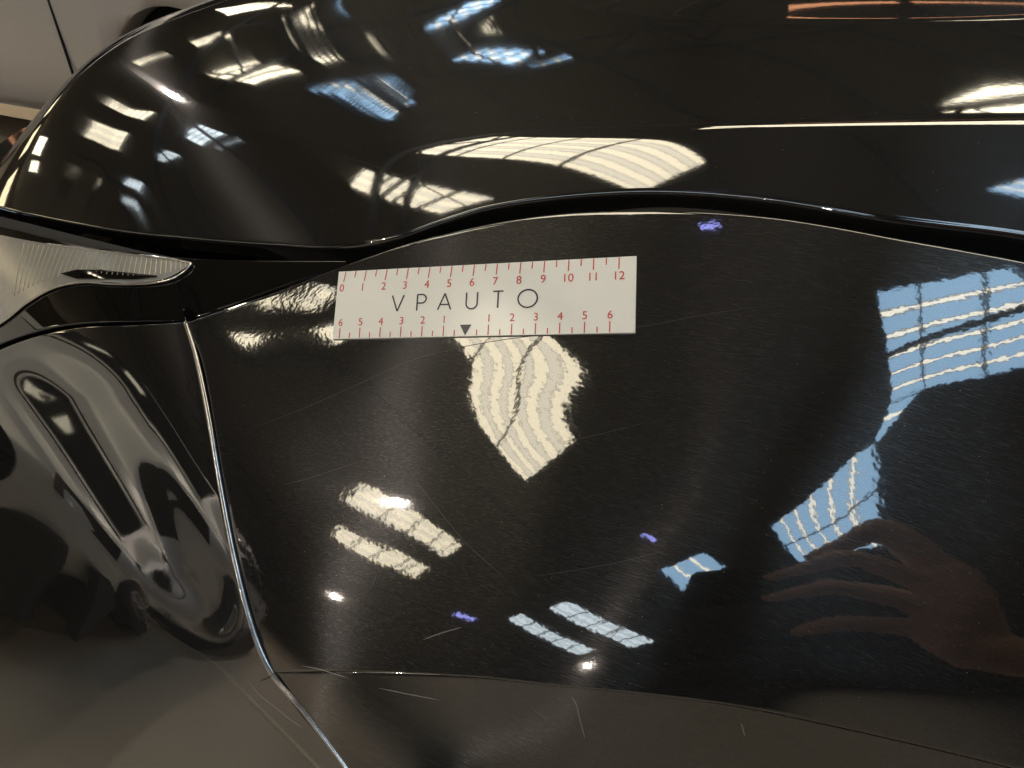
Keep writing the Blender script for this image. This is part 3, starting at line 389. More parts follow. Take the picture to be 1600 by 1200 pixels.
SKYLIGHTS = [
 (rect(-4.90,-1.68,-4.97,-3.40),'warm',9,2,'warm skylight mirrored on the fender just below the ruler'),
 (rect(-4.26,-1.33,-9.71,-11.03),'warm',6,3,'upper of the two warm skylights mirrored low on the left of the fender'),
 (rect(-4.06,-1.43,-12.09,-13.16),'warm',5,3,'lower of the two warm skylights mirrored low on the left of the fender'),
 (rect(2.61,6.79,-8.46,-9.54),'cool',5,4,'upper of the two pale skylights mirrored low in the middle of the fender'),
 (rect(2.34,6.26,-10.89,-11.95),'cool',5,4,'lower of the two pale skylights mirrored low in the middle of the fender'),
 ([(0.12,-3.03),(1.27,-4.29),(2.28,-2.99),(1.15,-1.72)],'blue',11,1,'blue striped skylight mirrored on the fender above the hand'),
 ([(0.09,2.13),(1.74,2.87),(2.26,1.12),(1.06,-0.77)],'blue',11,2,'big blue striped skylight mirrored at the right end of the fender'),
 ([(1.03,-0.69),(1.42,-0.11),(1.24,-1.72),(1.14,-1.72)],'blue',3,0,'narrow blue skylight mirrored between the two big blue ones on the fender'),
 ([(-1.68,-5.45),(-0.83,-6.88),(-0.41,-5.07),(-1.04,-4.38)],'blue',5,0,'small blue skylight mirrored beside the dark phone'),
 ([(-9.89,0.83),(-9.84,0.63),(-9.39,1.15),(-9.66,1.20)],'warm',4,0,'warm skylight mirrored on the fender left of the ruler, near the shut line'),
 ([(-9.71,0.33),(-9.30,-0.13),(-8.98,0.08),(-9.31,0.45)],'warm',3,0,'warm skylight mirrored on the fender at the lower left corner of the ruler'),
 ([(-2.18,-3.73),(-2.21,-3.85),(-1.97,-4.12),(-1.95,-3.98)],'violet',1,0,'tiny violet roof pane mirrored in the middle of the fender'),
 ([(-8.75,-10.79),(-8.93,-11.26),(-8.05,-11.51),(-7.80,-11.05)],'violet',1,0,'tiny violet roof pane mirrored low on the fender below the warm pair'),
 ([(-1.90,2.84),(-1.84,2.74),(-1.64,2.81),(-1.70,2.89)],'violet',1,0,'tiny violet roof pane mirrored near the top edge of the fender'),
 ([(-8.2,4.6),(-2.97,2.95),(-1.98,3.49),(-6.4,6.3)],'warm',9,3,'large warm skylight mirrored on the bonnet flank above the ruler'),
 ([(-10.82,3.65),(-7.20,2.76),(-5.41,2.84),(-9.93,4.00)],'warm',6,3,'warm skylight mirrored on the bonnet flank left of the shut-line bend'),
 ([(-0.19,14.10),(2.12,15.07),(2.43,17.59),(1.25,16.45)],'warm',7,0,'warm skylight mirrored at the right edge of the bonnet above the style line'),
 ([(0.99,3.98),(1.62,4.07),(1.62,4.47),(1.38,4.30)],'blue',5,0,'blue skylight mirrored at the right end of the bonnet flank'),
 ([(-2.6,5.5),(3.4,5.5),(3.4,7.0),(-2.6,7.0)],'warm',3,0,'long warm skylight mirrored as the bright line along the bonnet style line'),
 ([(-1.68,8.04),(2.15,9.22),(2.14,9.33),(-1.74,8.34)],'amber',1,0,'added amber pane giving the orange strip along the bonnet dome at the top right'),  # glowing pane added to give the dome its orange reflection
 ([(-14.53,8.02),(-11.93,7.35),(-10.80,8.81),(-12.43,9.00)],'warm',5,3,'warm skylight mirrored on the bonnet, lower of the two large warm ones'),
 ([(-11.23,9.91),(-10.03,10.74),(-9.76,12.46),(-10.17,10.89)],'warm',5,3,'warm skylight mirrored on the bonnet, upper of the two large warm ones'),
 ([(-23.15,19.08),(-16.17,12.63),(-11.01,10.30),(-12.56,11.47)],'warm',5,3,'warm skylight mirrored at the top edge of the bonnet, left'),
 ([(-9.47,13.93),(-9.51,14.22),(-8.88,15.66),(-9.39,15.65)],'warm',5,3,'thin pale skylight mirrored near the top of the bonnet'),
 ([(-15.91,9.95),(-15.11,9.39),(-13.15,9.57),(-14.19,10.05)],'warm',5,3,'warm skylight mirrored on the bonnet near its front contour'),
 ([(-18.75,8.74),(-18.05,8.28),(-16.50,9.08),(-16.96,9.31)],'warm',5,3,'warm skylight mirrored on the bonnet close to its front contour'),
 ([(-21.53,6.37),(-19.42,5.60),(-18.01,5.88),(-20.65,6.59)],'warm',5,3,'warm skylight mirrored on the bonnet nose, upper of the small ones'),
 ([(-25.50,5.25),(-23.88,4.81),(-21.54,5.29),(-23.40,5.82)],'warm',5,3,'square warm skylight mirrored on the bonnet nose'),
 ([(-31.48,4.12),(-29.21,4.13),(-28.05,4.36),(-30.18,4.32)],'warm',5,3,'warm skylight mirrored low on the bonnet nose, upper of two'),
 ([(-34.25,3.86),(-32.43,4.09),(-30.89,4.20),(-33.05,3.95)],'warm',5,3,'warm skylight mirrored low on the bonnet nose, lower of two'),
 ([(-10.44,7.50),(-9.64,8.15),(-9.51,10.77),(-9.77,9.89)],'blue',5,3,'blue skylight mirrored in the middle of the bonnet'),
 ([(-9.47,12.85),(-8.17,13.55),(-7.92,15.38),(-8.96,14.32)],'blue',5,3,'blue skylight mirrored on the bonnet right of the middle one'),
 ([(-9.76,8.52),(-9.75,8.76),(-9.31,9.73),(-9.82,9.74)],'blue',5,3,'narrow blue skylight mirrored below the middle blue one on the bonnet'),
 ([(-8.06,13.85),(-7.83,13.69),(-7.08,14.74),(-7.45,15.11)],'blue',5,3,'narrow blue skylight mirrored below the right blue one on the bonnet'),
 ([(-16.39,4.29),(-15.18,3.68),(-13.43,4.20),(-14.68,4.69)],'cool',5,3,'pale skylight mirrored on the bonnet nose, right of the square one'),
 ([(-14.45,3.60),(-14.30,3.48),(-12.84,3.94),(-12.88,4.11)],'cool',5,3,'narrow pale skylight mirrored on the bonnet nose'),
 ([(-19.75,3.68),(-18.64,3.42),(-16.81,3.44),(-17.92,3.81)],'cool',5,3,'small pale skylight mirrored on the bonnet nose above the headlight'),
 ([(-24.83,3.50),(-22.68,2.99),(-21.59,3.09),(-23.43,3.52)],'cool',5,3,'small pale skylight mirrored low on the bonnet nose, upper one'),
 ([(-26.22,3.14),(-23.95,2.80),(-23.11,2.83),(-24.95,3.16)],'cool',5,3,'small pale skylight mirrored low on the bonnet nose, lower one'),
 ([(-48.61,10.12),(-38.79,7.07),(-35.95,7.89),(-47.42,11.91)],'warm',5,3,'small warm skylight mirrored on the bonnet nose beside the front contour, upper one'),
 ([(-45.40,7.46),(-39.15,5.91),(-38.26,6.52),(-45.18,8.45)],'warm',5,3,'small warm skylight mirrored on the bonnet nose beside the front contour, lower one'),
 ([(-11.41,9.90),(-10.89,10.21),(-10.31,10.34),(-10.63,9.62)],'warm',5,3,'small warm skylight mirrored on the bonnet above the two large warm ones')
]
for q, kind, n, bars, label in SKYLIGHTS:
    skylight(q, kind, n, bars, label)

# windows high in the hall's walls
def wall_window(x, y, rz, label):
    t = empty('wall_window', (x, y, 4.2), rz); tag(t, label, 'window', 'windows high in the hall walls')
    for k in range(4):
        MB().box(-2.0 + k * 1.0 + 0.03, -1.0 + k * 1.0 - 0.03, -0.03, 0.0, 0.05, 1.75).build('pane', M['window_pane'], t)
        MB().box(-2.0 + k * 1.0 - 0.03, -2.0 + k * 1.0 + 0.03, -0.06, 0.02, 0.0, 1.8).build('mullion', M['steel_frame'], t)
    MB().box(-2.06, 2.06, -0.08, 0.02, -0.06, 0.0).build('sill', M['steel_frame'], t)
for k, y in enumerate((-9.0, -2.5, 4.0, 10.5, 17.0, 23.5)):
    wall_window(-59.62, y, rad(90), WIN[0] % ('first', 'second', 'third', 'fourth', 'fifth', 'sixth')[k])
for k, x in enumerate((-36.0, -29.5, -23.0, -16.5, -10.0, -3.5)):
    wall_window(x, 44.62, 0.0, WIN[1] % ('first', 'second', 'third', 'fourth', 'fifth', 'sixth')[k])

# hanging lamps; the last, out of view, is added to light the floor
LAMPS = [(-4.74,-2.37,2.90,'hall lamp mirrored as a sparkle on the upper warm skylight strip'), (-5.25,-4.20,1.74,'hall lamp mirrored as a sparkle low on the left of the fender'), (-1.30,-6.15,2.46,'hall lamp mirrored as a sparkle near the lower edge of the fender'), (-5.82,2.59,1.85,'hall lamp mirrored as a small white dot on the bonnet nose'), (4.6, -2.9, 2.4, 'added unseen lamp lighting the floor beyond the right end of the fender')]
for x, y, z, label in LAMPS:
    t = empty('hall_lamp', (x, y, z + CAM[2])); tag(t, label, 'lamp', 'hall lamps')
    bm = MB(); bm.tube([(0, 0, -0.04), (0, 0, -0.025), (0, 0, 0.0), (0, 0, 0.025), (0, 0, 0.04)], [0.010, 0.032, 0.042, 0.032, 0.010], 12).build('bulb', M['bulb'], t, True)
    MB().tube([(0, 0, 0.06), (0, 0, 0.10), (0, 0, 0.2), (0, 0, 0.24)], [0.17, 0.15, 0.06, 0.02], 16).build('lamp_shade', M['lamp_shade'], t, True)
    MB().tube([(0, 0, 0.24), (0, 0, 6.0 - z + 0.1)], 0.012, 6).build('rod', M['steel_frame'], t)

# ------------------------------------------------------------------ grey cars in the hall
def make_car(label, loc, rz, clad=False):
    L2 = 2.15; CP = M['pale_car'] if clad else M['grey_car']
    t = empty('parked_car', loc, rz); tag(t, label, 'car')
    # body side profile (x, z) of shoulder line, sill and roof; built as lofted sections along x
    xs = np.array([-2.15, -2.08, -1.85, -1.5, -1.1, -0.6, 0.0, 0.6, 1.1, 1.5, 1.85, 2.06, 2.15])
    belt = np.array([0.62, 0.80, 0.93, 0.97, 0.99, 0.98, 0.96, 0.94, 0.91, 0.87, 0.80, 0.70, 0.58])
    sill = np.array([0.42, 0.30, 0.24, 0.22, 0.21, 0.20, 0.20, 0.20, 0.21, 0.22, 0.24, 0.28, 0.40])
    wid = np.array([0.55, 0.74, 0.84, 0.88, 0.90, 0.90, 0.90, 0.90, 0.89, 0.87, 0.82, 0.72, 0.55])
    X = np.linspace(-L2, L2, 90)
    bz, sz, wy = np.interp(X, xs, belt), np.interp(X, xs, sill), np.interp(X, xs, wid)
    prof = [(0.0, -0.02), (0.90, 0.0), (0.97, 0.10), (1.0, 0.35), (1.0, 0.62), (0.985, 0.80), (0.95, 0.93), (0.88, 1.0), (0.0, 1.03)]
    ws = [-1.32, 1.32]; wr = 0.345
    def zlow(x, z):
        for c in ws:
            d = wr**2 - (x - c)**2
            if d > 0: z = max(z, 0.33 + math.sqrt(d))
        return z
    rows = []
    for x, b, s, y in zip(X, bz, sz, wy):
        rowr = []
        for fy, fz in prof:
            z = s + (b - s) * fz
            if fy > 0.8 and fz < 0.85: z = max(z, min(zlow(x, z), b - 0.06))
            rowr.append((x, -y * fy, z))
        rows.append(rowr + [(p[0], -p[1], p[2]) for p in rowr[::-1][1:]])
    body = grid_mesh('body', np.array(rows), CP, t)
    # cabin
    gx = [-1.95, -1.55, -0.9, -0.2, 0.35, 1.15]; gz0 = [0.95, 0.97, 0.97, 0.96, 0.95, 0.91]; gz1 = [0.98, 1.28, 1.44, 1.46, 1.42, 0.93]; gw = [0.70, 0.66, 0.62, 0.60, 0.60, 0.74]
    Xc = np.linspace(-1.95, 1.15, 50); rows = []
    for x in Xc:
        z0 = np.interp(x, gx, gz0); z1 = max(z0 + 0.01, np.interp(x, gx, gz1)); wt = np.interp(x, gx, gw)
        r1 = [(x, -0.84, z0 - 0.03), (x, -(0.84 + wt) / 2 - 0.02, (z0 + z1) / 2), (x, -wt, z1 - 0.05), (x, -wt + 0.10, z1), (x, 0, z1 + 0.02)]
        rows.append(r1 + [(p[0], -p[1], p[2]) for p in r1[::-1][1:]])
    grid_mesh('cabin', np.array(rows), CP, t)
    for sgn in (-1, 1):
        for x0, x1 in ((-1.45, -0.62), (-0.52, 0.22), (0.30, 0.78)):
            v = []
            for x in np.linspace(x0, x1, 8):
                z0 = np.interp(x, gx, gz0); z1 = np.interp(x, gx, gz1); wt = np.interp(x, gx, gw)
                mid = lambda f: (x, sgn * ((0.84 + (wt - 0.84) * f) + 0.012 + 0.024 * math.sin(f * math.pi)), z0 + (z1 - z0 - 0.05) * f)
                v.append([mid(0.10), mid(0.5), mid(0.88)])
            grid_mesh('side_window', np.array(v), M['glass'], t)
        MB().bar((-1.0, sgn * 0.905, 0.235), (1.0, sgn * 0.905, 0.235), 0.03, 0.05).build('sill_trim', M['chrome'], t)
        MB().bar((-0.25, sgn * 0.906, 0.3), (-0.25, sgn * 0.90, 0.93), 0.012, 0.006, (1, 0, 0)).build('door_gap', M['dark'], t)
        MB().bar((0.80, sgn * 0.906, 0.3), (0.76, sgn * 0.89, 0.90), 0.008, 0.006, (1, 0, 0)).build('door_gap', M['dark'], t)
        MB().tube([(-0.05, sgn * 0.905, 0.82), (-0.02, sgn * 0.93, 0.82), (0.14, sgn * 0.93, 0.82), (0.17, sgn * 0.905, 0.82)], 0.014, 8).build('door_handle', CP, t, True)
        hl = MB().add([(1.78, sgn * 0.80, 0.66), (2.06, sgn * 0.62, 0.60), (2.05, sgn * 0.60, 0.70), (1.74, sgn * 0.80, 0.80), (1.80, sgn * 0.86, 0.66), (2.11, sgn * 0.66, 0.60), (2.09, sgn * 0.64, 0.71), (1.75, sgn * 0.86, 0.81)],
                 [(0,1,2,3),(4,7,6,5),(0,4,5,1),(1,5,6,2),(2,6,7,3),(3,7,4,0)]).build('headlight', M['chrome'], t)
        for cx in ws:
            wh = MB().tube([(cx, sgn * 0.66, 0.32), (cx, sgn * 0.68, 0.32), (cx, sgn * 0.86, 0.32), (cx, sgn * 0.885, 0.32)], [0.28, 0.315, 0.315, 0.27], 28).build('wheel', M['tyre'], t, True)
            MB().tube([(cx, sgn * 0.87, 0.32), (cx, sgn * 0.892, 0.32)], [0.20, 0.19], 20).build('rim', M['rim'], wh)
            rg = MB()
            for k in range(5):
                a = k * 2 * math.pi / 5
                rg.bar((cx + 0.04 * math.cos(a), sgn * 0.898, 0.32 + 0.04 * math.sin(a)), (cx + 0.19 * math.cos(a), sgn * 0.898, 0.32 + 0.19 * math.sin(a)), 0.02, 0.045, (0, 1, 0))
            rg.build('spoke', M['chrome'], wh)
            arch = MB().tube([(cx, sgn * 0.3, 0.33), (cx, sgn * 0.80, 0.33)], [0.36, 0.36], 24).build('wheel_well', M['dark'], t, True)
    wv = []
    for x in np.linspace(0.42, 1.08, 8):
        z0 = np.interp(x, gx, gz0); z1 = np.interp(x, gx, gz1); wt = np.interp(x, gx, gw)
        wv.append([(x + 0.012, y * (wt - 0.08), z1 + 0.025 - 0.012 * abs(y)) for y in np.linspace(-1, 1, 7)])
    grid_mesh('windscreen', np.array(wv), M['glass'], t)
    MB().box(2.10, 2.165, -0.42, 0.42, 0.40, 0.56).build('grille', M['dark'], t)
    MB().box(-1.9, 1.9, -0.78, 0.78, 0.14, 0.24).build('underbody', M['dark'], t)
    if clad:
        for sgn in (-1, 1):
            for x0, x1 in ((-0.94, 0.94), (-2.0, -1.70), (1.70, 2.0)):
                yy = 0.915 if abs(x0 + x1) < 1 else 0.80
                MB().box(x0, x1, sgn * yy - 0.02, sgn * yy + 0.02, 0.16, 0.40).build('cladding', M['tyre'], t)
        MB().box(2.07, 2.13, -0.72, 0.72, 0.18, 0.40).build('cladding', M['tyre'], t)
    return t
make_car('grey hatchback standing behind the black bonnet, side on, at the top left corner', (-3.55, 2.95, 0), 0.0)
make_car('pale hatchback mirrored in the black front bumper below the headlight', (-3.4, -0.95, 0), 0.73, True)

# ------------------------------------------------------------------ the black car
car = empty('black_car', (0.2, 1.05, 0)); tag(car, 'glossy black car with front fender, bonnet, headlight and bumper in close-up', 'car')
ORG = np.array([0.2, 1.05, 0.0])
def panel(name, G, mat): return grid_mesh(name, G, mat, car, True, ORG)

SEAM = [(293, 503), (312, 560), (330, 650), (350, 770), (372, 880), (400, 985), (428, 1048)]
FTOP = [(293, 503), (380, 474), (450, 450), (550, 411), (640, 381), (700, 365), (780, 348), (870, 336), (960, 331), (1080, 332), (1200, 341), (1300, 356), (1400, 375), (1600, 412), (1900, 478)]
FBOT = [(428, 1048), (520, 1046), (640, 1049), (760, 1056), (870, 1068), (1000, 1080), (1150, 1100), (1300, 1131), (1450, 1165), (1600, 1202), (1900, 1285)]
FRIG = [(1900, 478), (1900, 700), (1900, 950), (1900, 1285)]
SGAP = 4.0        # half width of the seam, in control-net units

def off(pts, du, dv): return [(u + du, v + dv) for u, v in pts]
uv = coons(off(FTOP, 0, 2), FBOT, off(SEAM, SGAP, 2)[:1] and [(FTOP[0][0], FTOP[0][1] + 2)] + off(SEAM[1:-1], SGAP, 0) + [FBOT[0]], FRIG, 230, 420)
FUV = uv
G = side(uv[..., 0], uv[..., 1])
G = roll(G, 'top', 0.0028, 0.014)
G = roll(G, 'left', 0.0012, 0.008)
G = roll(G, 'bottom', 0.0016, 0.006)
fender = panel('fender', G, M['paint'])

# wheel-arch panel below the crease
ATOP = [(u, v + 5) for u, v in FBOT]; ATOP[0] = (434, 1052)
ABOT = [(690, 1400), (1000, 1400), (1400, 1430), (1900, 1480)]
uv = coons(ATOP, ABOT, [ATOP[0], (470, 1100), (546, 1202), (690, 1400)], [ATOP[-1], (1900, 1380), ABOT[-1]], 90, 260)
G = side(uv[..., 0], uv[..., 1], True)
G = roll(G, 'top', 0.0012, 0.006); G = roll(G, 'left', 0.0010, 0.006)
panel('wheel_arch_panel', G, M['paint'])
# bright tube added as the highlight along the seam between bumper and fender
SL = [(289, 503), (305, 556), (324, 648), (345, 770), (367, 882), (395, 988), (424, 1054), (470, 1108), (541, 1202), (685, 1400)]
c_ = curve(SL, 200); MB().tube(sidep(c_[:, 0], c_[:, 1], -0.0009) - ORG, np.interp(np.arange(200), [0, 100, 140, 199], [.0015, .0019, .0016, .0012]), 8).build('seam_highlight', M['seam'], car, True)

# bumper
BTOP = [(-170, 668), (-80, 592), (0, 548), (70, 524), (130, 513), (200, 510), (287, 505)]
BRIG = [(287, 505), (304, 560), (322, 650), (342, 770), (364, 880), (392, 985), (424, 1055), (538, 1202), (680, 1400)]
BBOT = [(-170, 1330), (100, 1360), (400, 1385), (680, 1400)]
BLEF = [(-170, 668), (-175, 850), (-175, 1100), (-170, 1330)]
uv = coons(BTOP, BBOT, BLEF, BRIG, 260, 240)
G = side(uv[..., 0], uv[..., 1], dented=True)
G = roll(G, 'top', 0.002, 0.012)
G = roll(G, 'right', 0.0012, 0.008)
panel('front_bumper', G, M['paint_bumper'])

# headlight: black cover, ribbed lens with bright rim
HTOP = [(-170, 318), (-80, 335), (0, 352), (100, 374), (200, 386), (290, 394), (430, 401), (536, 404)]
HBOT = [(-170, 640), (-80, 572), (0, 532), (70, 509), (130, 500), (200, 497), (285, 492), (360, 470), (450, 437), (536, 408)]
uv = coons(HTOP, HBOT, [HTOP[0], (-175, 480), HBOT[0]], [HTOP[-1], (537, 406), HBOT[-1]], 70, 160)
hl = empty('headlight'); hl.parent = car
def hpanel(name, G, mat, smooth=True): return grid_mesh(name, G, mat, hl, smooth, ORG)
def hoff(u, v, lift=0.0):
    # the cover leans back under the bonnet edge
    vt = np.interp(u, [p[0] for p in HTOP], [p[1] for p in HTOP]); vb = np.interp(u, [p[0] for p in HBOT], [p[1] for p in HBOT])
    f = np.clip((v - vt) / np.maximum(vb - vt, 12), 0, 1)
    return sidep(u, v, -0.003 - 0.0045 * (1 - f) * np.clip((vb - vt) / 90, 0, 1.4) + lift)
G = hoff(uv[..., 0], uv[..., 1])
G = roll(G, 'top', 0.002, 0.012); G = roll(G, 'bottom', 0.0015, 0.01)
hpanel('cover', G, M['cover'])
LT = [(-170, 328), (-80, 346), (0, 364), (60, 374), (120, 381), (190, 389), (250, 395), (287, 402)]
LB = [(-170, 620), (-80, 548), (0, 500), (35, 470), (75, 446), (130, 436), (200, 436), (250, 428), (287, 406)]
uv = coons(LT, LB, [LT[0], (-175, 470), LB[0]], [LT[-1], (288, 404), LB[-1]], 24, 120)
hpanel('lens', hoff(uv[..., 0], uv[..., 1], 0.0012), M['lens'])
for k in range(34):
    j = int(118 - k * 2.0 - 1)
    q = uv[:, j]; m = MB()
    Pq = hoff(q[1:18, 0], q[1:18, 1], 0.0014) - ORG
    m.tube(Pq, 0.00028, 5); m.build('lens_rib', M['rib'], hl, True)
rim = curve([LT[3], *LT[4:], (289, 404), (278, 418), (255, 431), (215, 438), (165, 439), (120, 437), (75, 447), (35, 471), (0, 501), (-80, 549)], 160)
MB().tube(hoff(rim[:, 0], rim[:, 1], 0.0014) - ORG, 0.00075, 8).build('lens_rim', M['chrome'], hl, True)
dk = [(85, 423), (110, 416), (150, 416), (200, 421), (238, 425), (238, 427), (200, 431), (150, 431), (110, 431)]
dkc = np.array(dk, float); mesh('lens_shade', hoff(dkc[:, 0], dkc[:, 1], 0.0022) - ORG, [list(range(len(dk)))], M['cover'], hl)

# bonnet
RAILPX = [(0, 325, 1.17), (100, 345, 1.145), (200, 360, 1.115), (320, 372, 1.075), (430, 380, 1.04), (540, 380, 1.012), (620, 365, 1.004), (690, 342, 1.004), (760, 320, 1.004), (900, 298, 1.004), (1030, 293, 1.004), (1200, 305, 1.004), (1400, 335, 1.004), (1600, 360, 1.004), (1800, 400, 1.004)]
rp = np.array(RAILPX, float)
R3 = (side(rp[:, 0], rp[:, 1]) - CAM) * rp[:, 2:3]
rail_xy = [tuple(p[:2]) for p in R3]
rail_xy = [(-1.0, 1.35), (-0.998, 1.1), (-0.99, 0.88), (-0.98, 0.75), (-0.96, 0.65), (-0.92, 0.55), (-0.86, 0.485)] + rail_xy
inner = [(-0.55, 1.40), (-0.52, 1.36), (-0.48, 1.30), (-0.44, 1.2), (-0.4, 1.15), (-0.35, 1.1), (-0.3, 1.1)] + [(x * 1.0 + 0.0, 1.1) for x in np.linspace(-0.28, 0.35, len(RAILPX))]
rc = curve(rail_xy, 620); ic = curve(inner, 620)
tt = np.linspace(0, 1, 330) ** 1.5
XY = rc[None] * (1 - tt[:, None, None]) + ic[None] * tt[:, None, None]
G = bonnet(XY[..., 0], XY[..., 1])
G = roll(G, 'top', 0.0032, 0.014)
bon = panel('bonnet', G, M['paint_bonnet'])

# front face of the nose, running across the car from the headlight's outer end
vv_ = np.linspace(345, 1328, 60); E_ = sidep(np.full(60, -168.0), vv_, -0.003); rows = []
for t in np.linspace(0, 1, 30):
    rows.append(E_ + np.array([0.02 * t - 0.05 * math.sin(t * math.pi), 1.25 * t, 0.0]))
panel('nose_panel', np.array(rows), M['paint_bumper'])

# dark structure behind the shut lines
uv = coons([(-150, 300), (300, 370), (800, 320), (1850, 400)], [(-150, 1300), (400, 1350), (900, 1250), (1850, 1270)], [(-150, 300), (-150, 1300)], [(1850, 400), (1850, 1270)], 40, 60)
panel('inner_structure', sidep(uv[..., 0], uv[..., 1], -0.028), M['dark'])
m = MB(); m.box(-0.62, 1.6, 0.36, 1.9, 0.25, 0.72)
o = m.build('body_shell', M['dark'], car); o.data.transform(__import__('mathutils').Matrix.Translation((-ORG[0], -ORG[1], 0)))

# ------------------------------------------------------------------ ruler on the fender
RUL = [(531, 426), (995, 402), (993, 521), (521, 531)]          # corners: top left, top right, bottom right, bottom left
RW, RH = 13.0, 3.3                                            # centimetres
def homography(src, dst):
    A = []
    for (x, y), (u, v) in zip(src, dst):
        A.append([x, y, 1, 0, 0, 0, -u*x, -u*y, -u]); A.append([0, 0, 0, x, y, 1, -v*x, -v*y, -v])
    return np.linalg.svd(np.array(A, float))[2][-1].reshape(3, 3)
HM = homography([(0, 0), (RW, 0), (RW, RH), (0, RH)], RUL)
def rul(x, y, h):
    """point h metres above the paint at (x, y) cm on the ruler, y downwards"""
    x = np.asarray(x, float); y = np.asarray(y, float)
    q = np.stack([x, y, np.ones_like(x)], -1) @ HM.T
    return sidep(q[..., 0] / q[..., 2], q[..., 1] / q[..., 2], h)
rc0 = rul(RW / 2, RH / 2, 0.0)
ruler = empty('measuring_ruler', tuple(rc0)); tag(ruler, 'white magnetic ruler with red scales and black lettering lying on the black fender', 'ruler')
gx, gy = np.meshgrid(np.linspace(0, RW, 60), np.linspace(0, RH, 20))
top = rul(gx, gy, 0.0009)
Gc = np.pad(top, ((1, 1), (1, 1), (0, 0)), mode='edge'); base = np.pad(rul(gx, gy, 0.0001), ((1, 1), (1, 1), (0, 0)), mode='edge')
Gc[0], Gc[-1], Gc[:, 0], Gc[:, -1] = base[0], base[-1], base[:, 0], base[:, -1]
o = grid_mesh('card', Gc, M['card'], ruler, False, rc0)
PH = 0.00105
def ribbon(name, pts, wd, mat, closed=False):
    p = np.array(pts, float); d = np.gradient(p, axis=0) if not closed else np.roll(p, -1, 0) - np.roll(p, 1, 0)
    n = nrm(np.stack([-d[:, 1], d[:, 0]], -1)) * wd / 2
    a, b = p + n, p - n; k = len(p); V = np.concatenate([rul(a[:, 0], a[:, 1], PH), rul(b[:, 0], b[:, 1], PH)]) - rc0
    F = [(i, i + 1, k + i + 1, k + i) for i in range(k - 1)] + ([(k - 1, 0, k, 2 * k - 1)] if closed else [])
    return mesh(name, V, F, mat, ruler)
def strokes(name, polys, wd, mat):
    V = []; F = []
    for pts, closed in polys:
        p = np.array(pts, float)
        if not closed:
            q = [p[0]]
            for a, b in zip(p[:-1], p[1:]):
                q += [a + (b - a) * t for t in np.linspace(0, 1, 5)[1:]]
            p = np.array(q)
        k = len(p)
        d = (np.roll(p, -1, 0) - np.roll(p, 1, 0)) if closed else np.gradient(p, axis=0)
        n = nrm(np.stack([-d[:, 1], d[:, 0]], -1)) * wd / 2; a, b = p + n, p - n
        n0 = len(V); V += list(np.concatenate([rul(a[:, 0], a[:, 1], PH), rul(b[:, 0], b[:, 1], PH)]) - rc0)
        F += [(n0 + i, n0 + i + 1, n0 + k + i + 1, n0 + k + i) for i in range(k - 1)]
        if closed: F.append((n0 + k - 1, n0, n0 + k, n0 + 2 * k - 1))
    return mesh(name, V, F, mat, ruler)
def text(name, s, x, y, size, mat, sx=1.0):
    cu = bpy.data.curves.new('txt', 'FONT'); cu.body = s; cu.size = size; cu.align_x = 'CENTER'; cu.resolution_u = 4
    ob = bpy.data.objects.new('txt', cu); C.objects.link(ob)
    bpy.context.view_layer.update()
    me = ob.evaluated_get(bpy.context.evaluated_depsgraph_get()).to_mesh()
    v = np.array([tuple(q.co) for q in me.vertices]); f = [tuple(p.vertices) for p in me.polygons]
    bpy.data.objects.remove(ob); 
    V = rul(x + v[:, 0] * sx, y - v[:, 1], PH) - rc0
    return mesh(name, V, f, mat, ruler)
X12 = lambda k: 0.36 + k * (12.33 - 0.36) / 12
TW = 0.045
for k in range(25):
    x = X12(k / 2); sl = -0.10 * (1 - k / 24)
    ln = 0.50 if k % 2 == 0 else 0.31
    ribbon('tick', [(x, 0.02), (x + sl * ln * 1.4, ln * 1.05)], TW, M['red'])
for k in range(13): text('digit', str(k), X12(k) - 0.13 * (1 - k / 12), 1.0, 0.52, M['red'], 0.95)
XB = lambda k: 6.12 + k * (0.985 if k > 0 else 0.965)
for k in range(-12, 13):
    if k == 0: continue
    x = XB(k / 2); ln = 0.50 if k % 2 == 0 else 0.28
    ribbon('tick', [(x, RH - 0.03), (x, RH - ln)], TW, M['red'])
for k in range(-6, 7):
    if k: text('digit', str(abs(k)), XB(k), RH - 0.62, 0.50, M['red'], 0.95)
mesh('arrow', list(np.array([rul(6.12 + dx, yy, PH) for dx, yy in ((-0.25, 2.78), (0.25, 2.78), (0.0, 3.27))]) - rc0), [(0, 1, 2)], M['ink'], ruler)
def arc(cx, cy, rx, ry, a0, a1, n=20): return [(cx + rx * math.cos(rad(a)), cy + ry * math.sin(rad(a))) for a in np.linspace(a0, a1, n)]
LH0, LH1 = 1.30, 2.06
def letter(ch, x):
    h0, h1 = LH0, LH1
    s = {'V': [([(x - .27, h0), (x, h1)], False), ([(x, h1), (x + .27, h0)], False)],
         'P': [([(x - .18, h0), (x - .18, h1)], False), ([(x - .18, h0 + .01)] + arc(x + .02, h0 + .21, .20, .20, -90, 90) + [(x - .18, h0 + .41)], False)],
         'A': [([(x - .29, h1), (x, h0)], False), ([(x, h0), (x + .29, h1)], False), ([(x - .18, h1 - .24), (x + .18, h1 - .24)], False)],
         'U': [([(x - .24, h0), (x - .24, h1 - .24)] + arc(x, h1 - .24, .24, .24, 180, 0) + [(x + .24, h0)], False)],
         'T': [([(x - .22, h0), (x + .22, h0)], False), ([(x, h0), (x, h1)], False)],
         'O': [(arc(x, (h0 + h1) / 2, .40, .40, 0, 350, 36), True)]}[ch]
    return strokes('letter', s, 0.068, M['ink'])
